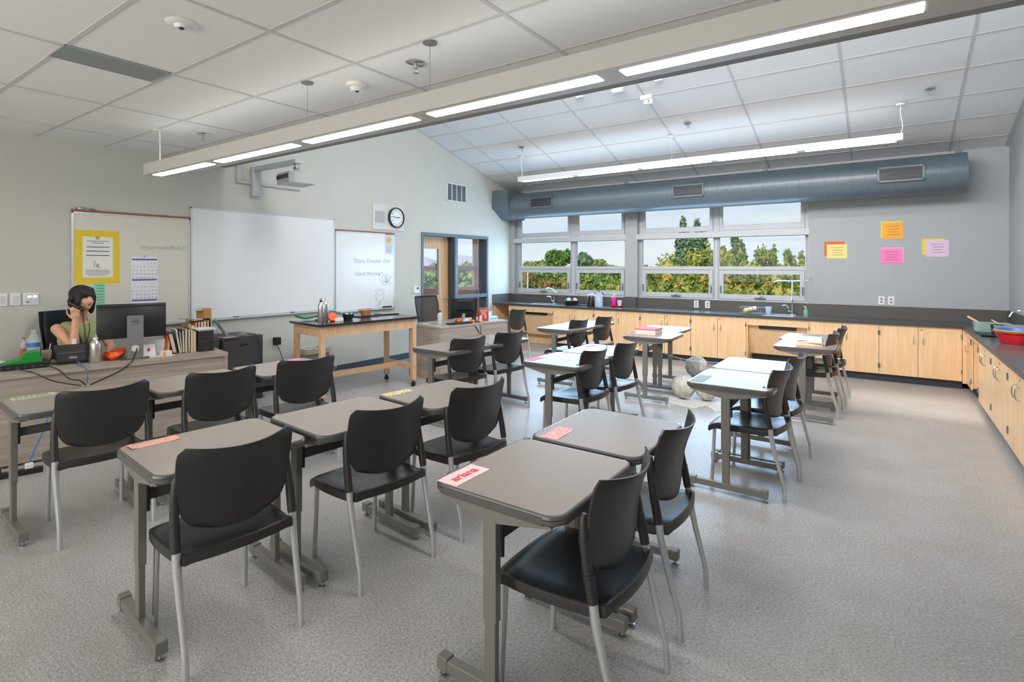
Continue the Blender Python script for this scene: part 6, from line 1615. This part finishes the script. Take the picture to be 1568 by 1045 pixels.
bm = nb(); add_cyl(bm, (0, 0, 0.12), (0, 0, 0.15), 0.006); add_tube(bm, [(0, 0, 0.155), (-0.03, -0.01, 0.15)], 0.005, 6); obj('pump', bm, M_WHITE, t_, True)
# right counter: dishes, black tray, red bowls
def glass_dish(label, x, y, z, rz_=0):
    t_ = thing('glass_dish', label, 'dish', (x, y, z), rz_, 'glass dishes on the right counter')
    bm = nb()
    o_ = rrect(-0.11, 0.11, -0.16, 0.16, 0.03); i_ = rrect(-0.10, 0.10, -0.15, 0.15, 0.025)
    A = [bm.verts.new((a*0.88, b*0.9, 0)) for a, b in o_]; B = [bm.verts.new((a, b, 0.10)) for a, b in o_]; C_ = [bm.verts.new((a, b, 0.10)) for a, b in i_]; D = [bm.verts.new((a*0.9, b*0.92, 0.008)) for a, b in i_]
    n = len(o_)
    for i in range(n):
        j = (i+1) % n
        for p, q in ((A, B), (B, C_), (C_, D)): bm.faces.new((p[i], p[j], q[j], q[i]))
    bm.faces.new(D); bm.faces.new(list(reversed(A)))
    obj('dish_body', bm, M_DISH, t_, True)
    return t_
bm = nb(); bx(bm, -0.19, 0.19, -0.26, 0.26, 0, 0.014, 0.004); tag(obj('black_tray', bm, M_BLK, None, loc=(1.04, 7.95, CTZ+0.007)), 'flat black tray over the right-hand sink', 'tray')
glass_dish('glass dish on the black tray, nearer the corner', 0.98, 8.06, CTZ+0.022, R(95))
glass_dish('glass dish on the black tray, nearer the right wall', 1.13, 7.86, CTZ+0.022, R(80))
t_ = thing('black_container', 'open black container between the glass dishes', 'container', (1.00, 7.86, CTZ+0.022))
bm = nb(); add_lathe(bm, [(0.045, 0), (0.06, 0.10), (0.055, 0.10), (0.04, 0.01)], n=4); obj('container_body', bm, M_BLK, t_)
for k, (p, q, lb) in enumerate((((0.80, 8.35, 0.98), (0.985, 8.08, 0.86), 'thick wooden spoon handle leaning in the glass dish by the corner'), ((1.00, 8.25, 0.96), (1.14, 7.88, 0.86), 'thin wooden stick leaning in the glass dish by the wall'))):
    bm = nb(); add_cyl(bm, p, q, 0.012 if k == 0 else 0.007, 0.008 if k == 0 else 0.006, 10); tag(obj('wooden_spoon', bm, cmat('#dcb483'), None, True), lb, 'spoon')
def bowl(label, x, y, z, r0, r1, h, m, cat='bowl'):
    t_ = thing('plastic_bowl', label, cat, (x, y, z), 0, 'nested plastic bowls on the right counter')
    bm = nb(); add_lathe(bm, [(r0*0.97, 0), (r0, 0.004), (r1, h), (r1+0.012, h+0.002), (r1+0.012, h+0.007), (r1-0.004, h+0.007), (r0-0.004, 0.008)], n=40); obj('bowl_body', bm, m, t_, True)
bowl('large red plastic bowl on the right counter', 1.05, 7.17, CTZ, 0.115, 0.165, 0.11, M_RED)
bowl('lime green bowl nested in the red bowl', 1.05, 7.17, CTZ+0.014, 0.107, 0.158, 0.112, cmat('#a6d34a', 0.35))
bowl('blue bowl nested under the lime bowl rim', 1.05, 7.17, CTZ+0.028, 0.10, 0.148, 0.105, cmat('#5a66b8', 0.35))
t_ = thing('wall_outlet', 'white outlet plate on the right wall above the glass dishes', 'outlet', (XR, 7.60, 1.12))
bm = nb(); add_box(bm, (-0.004, 0, 0), (0.008, 0.12, 0.12), None, 0.002); obj('plate', bm, M_WHITE, t_)
bm = nb(); add_box(bm, (-0.010, 0, 0.02), (0.004, 0.08, 0.03)); obj('socket', bm, cmat('#8d8f92'), t_)

# ------------------------------------------------------------------ outside
GZ = -3.6
bm = nb(); bx(bm, -260, 200, 11.5, 420, GZ-0.5, GZ); struct('ground_lawn', bm, M_GROUND)
bm = nb(); bx(bm, -260, -9.9, -60, 11.5, GZ-0.5, GZ); struct('ground_west', bm, M_GROUND)
bm = nb(); bx(bm, -220, 60, 92, 99, GZ, GZ+0.02); struct('road', bm, M_ASPH)
def leaf_mat(name, cols, scale=0.9):
    m = bpy.data.materials.new(name); m.use_nodes = True
    t = m.node_tree; b = t.nodes['Principled BSDF']
    co = t.nodes.new('ShaderNodeTexCoord'); n = t.nodes.new('ShaderNodeTexNoise'); n.inputs['Scale'].default_value = scale; n.inputs['Detail'].default_value = 8; n.inputs['Roughness'].default_value = 0.8
    r = t.nodes.new('ShaderNodeValToRGB'); e = r.color_ramp.elements
    e[0].position = 0.38; e[0].color = lin(cols[0]); e[1].position = 0.62; e[1].color = lin(cols[-1])
    for k, c in enumerate(cols[1:-1]):
        q = e.new(0.38+0.24*(k+1)/(len(cols)-1)); q.color = lin(c)
    t.links.new(co.outputs['Object'], n.inputs['Vector']); t.links.new(n.outputs['Fac'], r.inputs['Fac']); t.links.new(r.outputs['Color'], b.inputs['Base Color'])
    b.inputs['Roughness'].default_value = 0.7; b.inputs['Specular IOR Level'].default_value = 0.2
    return m
LM = {
 'autumn': leaf_mat('autumn_leaves', ['#45613a', '#6f8542', '#98a352', '#cdbc62', '#c98a58'], 2.6),
 'yellowgreen': leaf_mat('yellow_green_leaves', ['#456337', '#708642', '#9aa552', '#d2c46c'], 2.4),
 'conifer': leaf_mat('conifer_needles', ['#56705c', '#7b9578', '#a3b392'], 2.0),
 'oak': leaf_mat('oak_leaves', ['#66763f', '#97a05c', '#b9ae6c'], 1.2),
 'green': leaf_mat('green_leaves', ['#47683a', '#6f9049', '#9ab15c'], 1.2),
 'orange': leaf_mat('orange_leaves', ['#667a3e', '#9a8a4c', '#bd7650'], 1.2),
}
M_BARK = mat('bark', '#6d5a48', 0.9, var=0.2, scale=8)
def leaves_mesh(blobs, n, s, seed):
    r = random.Random(seed); vs_, fs = [], []
    tot = sum(b[1][0]*b[1][2] for b in blobs)
    for c, rad in blobs:
        k = int(n*rad[0]*rad[2]/tot)
        for _ in range(k):
            th = r.uniform(0, 2*PI); cz = r.uniform(-0.9, 1); sr = math.sqrt(1-cz*cz); q = r.uniform(0.72, 1.06)
            p = Vector((c[0]+rad[0]*sr*math.cos(th)*q, c[1]+rad[1]*sr*math.sin(th)*q, c[2]+rad[2]*cz*q))
            a = Vector((r.gauss(0, 1), r.gauss(0, 1), r.gauss(0, 1))).normalized()
            b = a.cross(Vector((r.gauss(0, 1), r.gauss(0, 1), r.gauss(0, 1)))).normalized()
            z = s*r.uniform(0.6, 1.4); i = len(vs_)
            vs_ += [p-a*z, p+b*z*0.6, p+a*z, p-b*z*0.6]; fs.append((i, i+1, i+2, i+3))
    me = bpy.data.meshes.new('foliage'); me.from_pydata([tuple(v) for v in vs_], [], fs); return me
def tree(label, x, y, top, rad, kind, shape='round', n=3500, s=0.16, seed=1, name='tree'):
    """top = height of the crown above z 0 of the room; the trunk stands on the ground outside"""
    t_ = thing(name, label, 'tree', (x, y, GZ), 0, 'trees outside the windows')
    r = random.Random(seed); H = top-GZ
    if shape == 'cone':
        bl = []
        for k in range(9):
            f = k/8; bl.append(((r.uniform(-.1, .1)*rad, r.uniform(-.1, .1)*rad, H*(0.22+0.72*f)), (rad*(1.0-0.9*f**0.8), rad*(1.0-0.9*f**0.8), H*0.09)))
        core = (0, 0, H*0.5)
    elif shape == 'hedge':
        bl = [((r.uniform(-1, 1)*rad, r.uniform(-.35, .35)*rad, H*r.uniform(0.10, 0.86)), (rad*r.uniform(.28, .45), rad*.35, H*r.uniform(.08, .15))) for _ in range(20)]
        bl += [((r.uniform(-1, 1)*rad*0.95, r.uniform(-.3, .3)*rad, H*r.uniform(0.88, 0.95)), (rad*0.10, rad*0.12, H*r.uniform(0.04, 0.075))) for _ in range(11)]
        bl += [((q*rad*0.3, 0, H*0.80), (rad*0.3, rad*0.3, H*0.09)) for q in (-3, -2, -1, 0, 1, 2, 3)]
        core = (0, 0, H*0.45)
    else:
        bl = [((r.uniform(-.5, .5)*rad, r.uniform(-.5, .5)*rad, H-rad*0.75+r.uniform(-.4, .3)*rad), (rad*r.uniform(.4, .6), rad*r.uniform(.4, .6), rad*r.uniform(.32, .45))) for _ in range(12)]
        core = (0, 0, H-rad*0.9)
    me = leaves_mesh(bl, n, s, seed); me.materials.append(LM[kind])
    f = bpy.data.objects.new('foliage', me); COL.objects.link(f); f.parent = t_
    bm = nb()
    for c, q in bl: blob(bm, c, (q[0]*0.72, q[1]*0.72, q[2]*0.72), n=10)
    obj('inner_crown', bm, LM[kind], t_, True)
    bm = nb(); add_cyl(bm, (0, 0, 0), (0, 0, H*0.7), 0.22 if rad > 1.5 else 0.12, 0.06, 10); obj('trunk', bm, M_BARK, t_, True)
    return t_
TREES = [
 # label, x, y, top, radius, leaves, shape, count, leaf size
 ('low yellow-green tree at the left end of the right window', -6.5, 18.0, 1.45, 1.5, 'yellowgreen', 'hedge', 9500, 0.058),
 ('orange-topped autumn tree in front of the twin conifers', -5.0, 18.2, 2.25, 1.25, 'autumn', 'hedge', 9500, 0.058),
 ('yellow autumn tree in front of the single conifer', -3.9, 18.4, 2.35, 1.15, 'yellowgreen', 'hedge', 9500, 0.058),
 ('mixed red and green autumn tree right of the single conifer', -3.0, 17.6, 1.75, 1.2, 'autumn', 'hedge', 9500, 0.058),
 ('spiky yellow-green tree at the right end of the right window', -2.1, 18.3, 2.25, 1.2, 'yellowgreen', 'hedge', 9500, 0.058),
 ('autumn tree beyond the right end of the right window', -0.4, 18.3, 2.2, 1.5, 'autumn', 'hedge', 6000, 0.058),
 ('dense low green and yellow tree below the middle rail of the right window', -5.9, 16.0, 1.05, 1.6, 'yellowgreen', 'hedge', 7500, 0.055),
 ('dense low red and green tree below the middle rail of the right window', -3.2, 16.0, 1.05, 1.6, 'autumn', 'hedge', 7500, 0.055),
 ('tall dark conifer, left tip of the twin pair', -13.75, 45, 5.45, 2.2, 'conifer', 'cone', 6500, 0.17),
 ('tall dark conifer, right tip of the twin pair', -12.8, 45.6, 5.25, 2.3, 'conifer', 'cone', 6500, 0.17),
 ('single dark conifer behind the right window, right of the twin pair', -9.7, 45, 4.1, 2.4, 'conifer', 'cone', 7000, 0.17),
 ('wide pale oak at the far left of the left window', -44.5, 70, 2.7, 2.6, 'oak', 'round', 2600, 0.22),
 ('tall round green tree in the left window', -34.2, 60, 4.0, 1.9, 'green', 'round', 2600, 0.2),
 ('dark pointed tree right of the tall round one', -31.2, 60, 3.3, 1.3, 'conifer', 'round', 2000, 0.18),
 ('small round ochre tree near the pillar in the left window', -33.4, 70, 2.7, 1.4, 'oak', 'round', 1800, 0.2),
 ('red-brown tree below the oak in the left window', -21.6, 32, 1.2, 1.4, 'orange', 'hedge', 2600, 0.12),
 ('bright green tree below the sill rail in the left window', -19.7, 33, 1.25, 1.5, 'green', 'hedge', 2600, 0.12),
 ('orange tree low in the middle of the left window', -18.3, 31, 0.85, 1.0, 'orange', 'hedge', 2200, 0.12),
 ('green tree low beside the orange one', -17.4, 33, 1.25, 1.4, 'green', 'hedge', 2600, 0.12),
 ('yellow-green willow low in the right half of the left window', -16.0, 32, 1.25, 1.4, 'yellowgreen', 'hedge', 3000, 0.12),
 ('dark green tree low beside the pillar', -14.3, 32, 1.2, 1.2, 'green', 'hedge', 2600, 0.12),
 ('wide green tree line far behind the left window', -46, 84, 1.75, 9.0, 'oak', 'hedge', 5000, 0.3),
 ('distant tree line behind the right part of the left window', -33, 84, 1.7, 8.0, 'green', 'hedge', 5000, 0.3),
 ('distant tree line low behind the conifers', -20, 84, 1.9, 9.0, 'oak', 'hedge', 5000, 0.3),
 ('golden tree seen through the entry door glass', -29.5, 29.0, 1.9, 2.6, 'yellowgreen', 'hedge', 4000, 0.14),
 ('olive tree seen through the sidelight glass', -27.5, 33.0, 1.9, 2.6, 'oak', 'hedge', 4000, 0.14),
]
for k, (lb, x, y, top, rad, kind, shp, n, s_) in enumerate(TREES): tree(lb, x, y, top, rad, kind, shp, n, s_, 11+k)
for k, (x, y, top, lb) in enumerate(((-20.4, 33.1, 1.15, 'thin white lamp post in the left pane of the left window'), (-16.9, 32.9, 1.15, 'thin white lamp post in the right pane of the left window'))):
    t_ = thing('street_lamp', lb, 'lamp post', (x, y-2.0, GZ))
    bm = nb(); add_cyl(bm, (0, 0, 0), (0, 0, top-GZ), 0.06, 0.04, 10); obj('pole', bm, M_WHITE, t_, True)
    bm = nb(); add_tube(bm, [(0, 0, top-GZ), (0.3, 0, top-GZ+0.1), (0.7, 0, top-GZ+0.08)], 0.04, 8); obj('lamp_arm', bm, M_WHITE, t_, True)
t_ = thing('parked_car', 'dark car parked low behind the left window beside the pillar', 'car', (-17.6, 42.0, GZ), R(10))
bm = nb(); add_prism(bm, [(-2.1, 0.35), (2.1, 0.35), (2.15, 0.8), (1.3, 0.95), (0.7, 1.4), (-0.9, 1.42), (-1.6, 1.0), (-2.1, 0.9)], -0.85, 0.85, 'y'); bmesh.ops.bevel(bm, geom=list(bm.edges), offset=0.08, segments=2, affect='EDGES'); obj('car_body', bm, cmat('#26333d', 0.25), t_, True)
bm = nb(); add_prism(bm, [(-1.4, 1.0), (1.1, 1.0), (0.65, 1.33), (-0.85, 1.35)], -0.86, 0.86, 'y'); obj('car_windows', bm, cmat('#aebfcb', 0.15), t_)
for a in (-1.35, 1.35):
    for b in (-0.8, 0.8):
        bm = nb(); add_cyl(bm, (a, b-0.1, 0.33), (a, b+0.1, 0.33), 0.33, n=20); obj('wheel', bm, M_BLK, t_, True)
bm = nb()
rr = random.Random(3)
prof = [(-420+14*k, 0) for k in range(50)]
for k in range(40):
    a0, a1 = 127+1.2*k, 127+1.2*(k+1)
    h0 = 9+2*math.sin(k*0.9)+1.5*math.sin(k*2.3) if k else -3; h1 = 9+2*math.sin((k+1)*0.9)+1.5*math.sin((k+1)*2.3)
    for rad_, (q0, q1), nxt in ((400, (h0, h1), 520),):
        P = lambda a, r_, z: bm.verts.new((r_*math.cos(R(a)), r_*math.sin(R(a)), z))
        bm.faces.new((P(a0, 400, GZ-1), P(a1, 400, GZ-1), P(a1, 440, q1), P(a0, 440, q0)))
        bm.faces.new((P(a0, 440, q0), P(a1, 440, q1), P(a1, 500, GZ-1), P(a0, 500, GZ-1)))
bmesh.ops.remove_doubles(bm, verts=bm.verts, dist=0.01)
struct('hills', bm, mat('distant_hills', '#b3a9b8', 0.9))
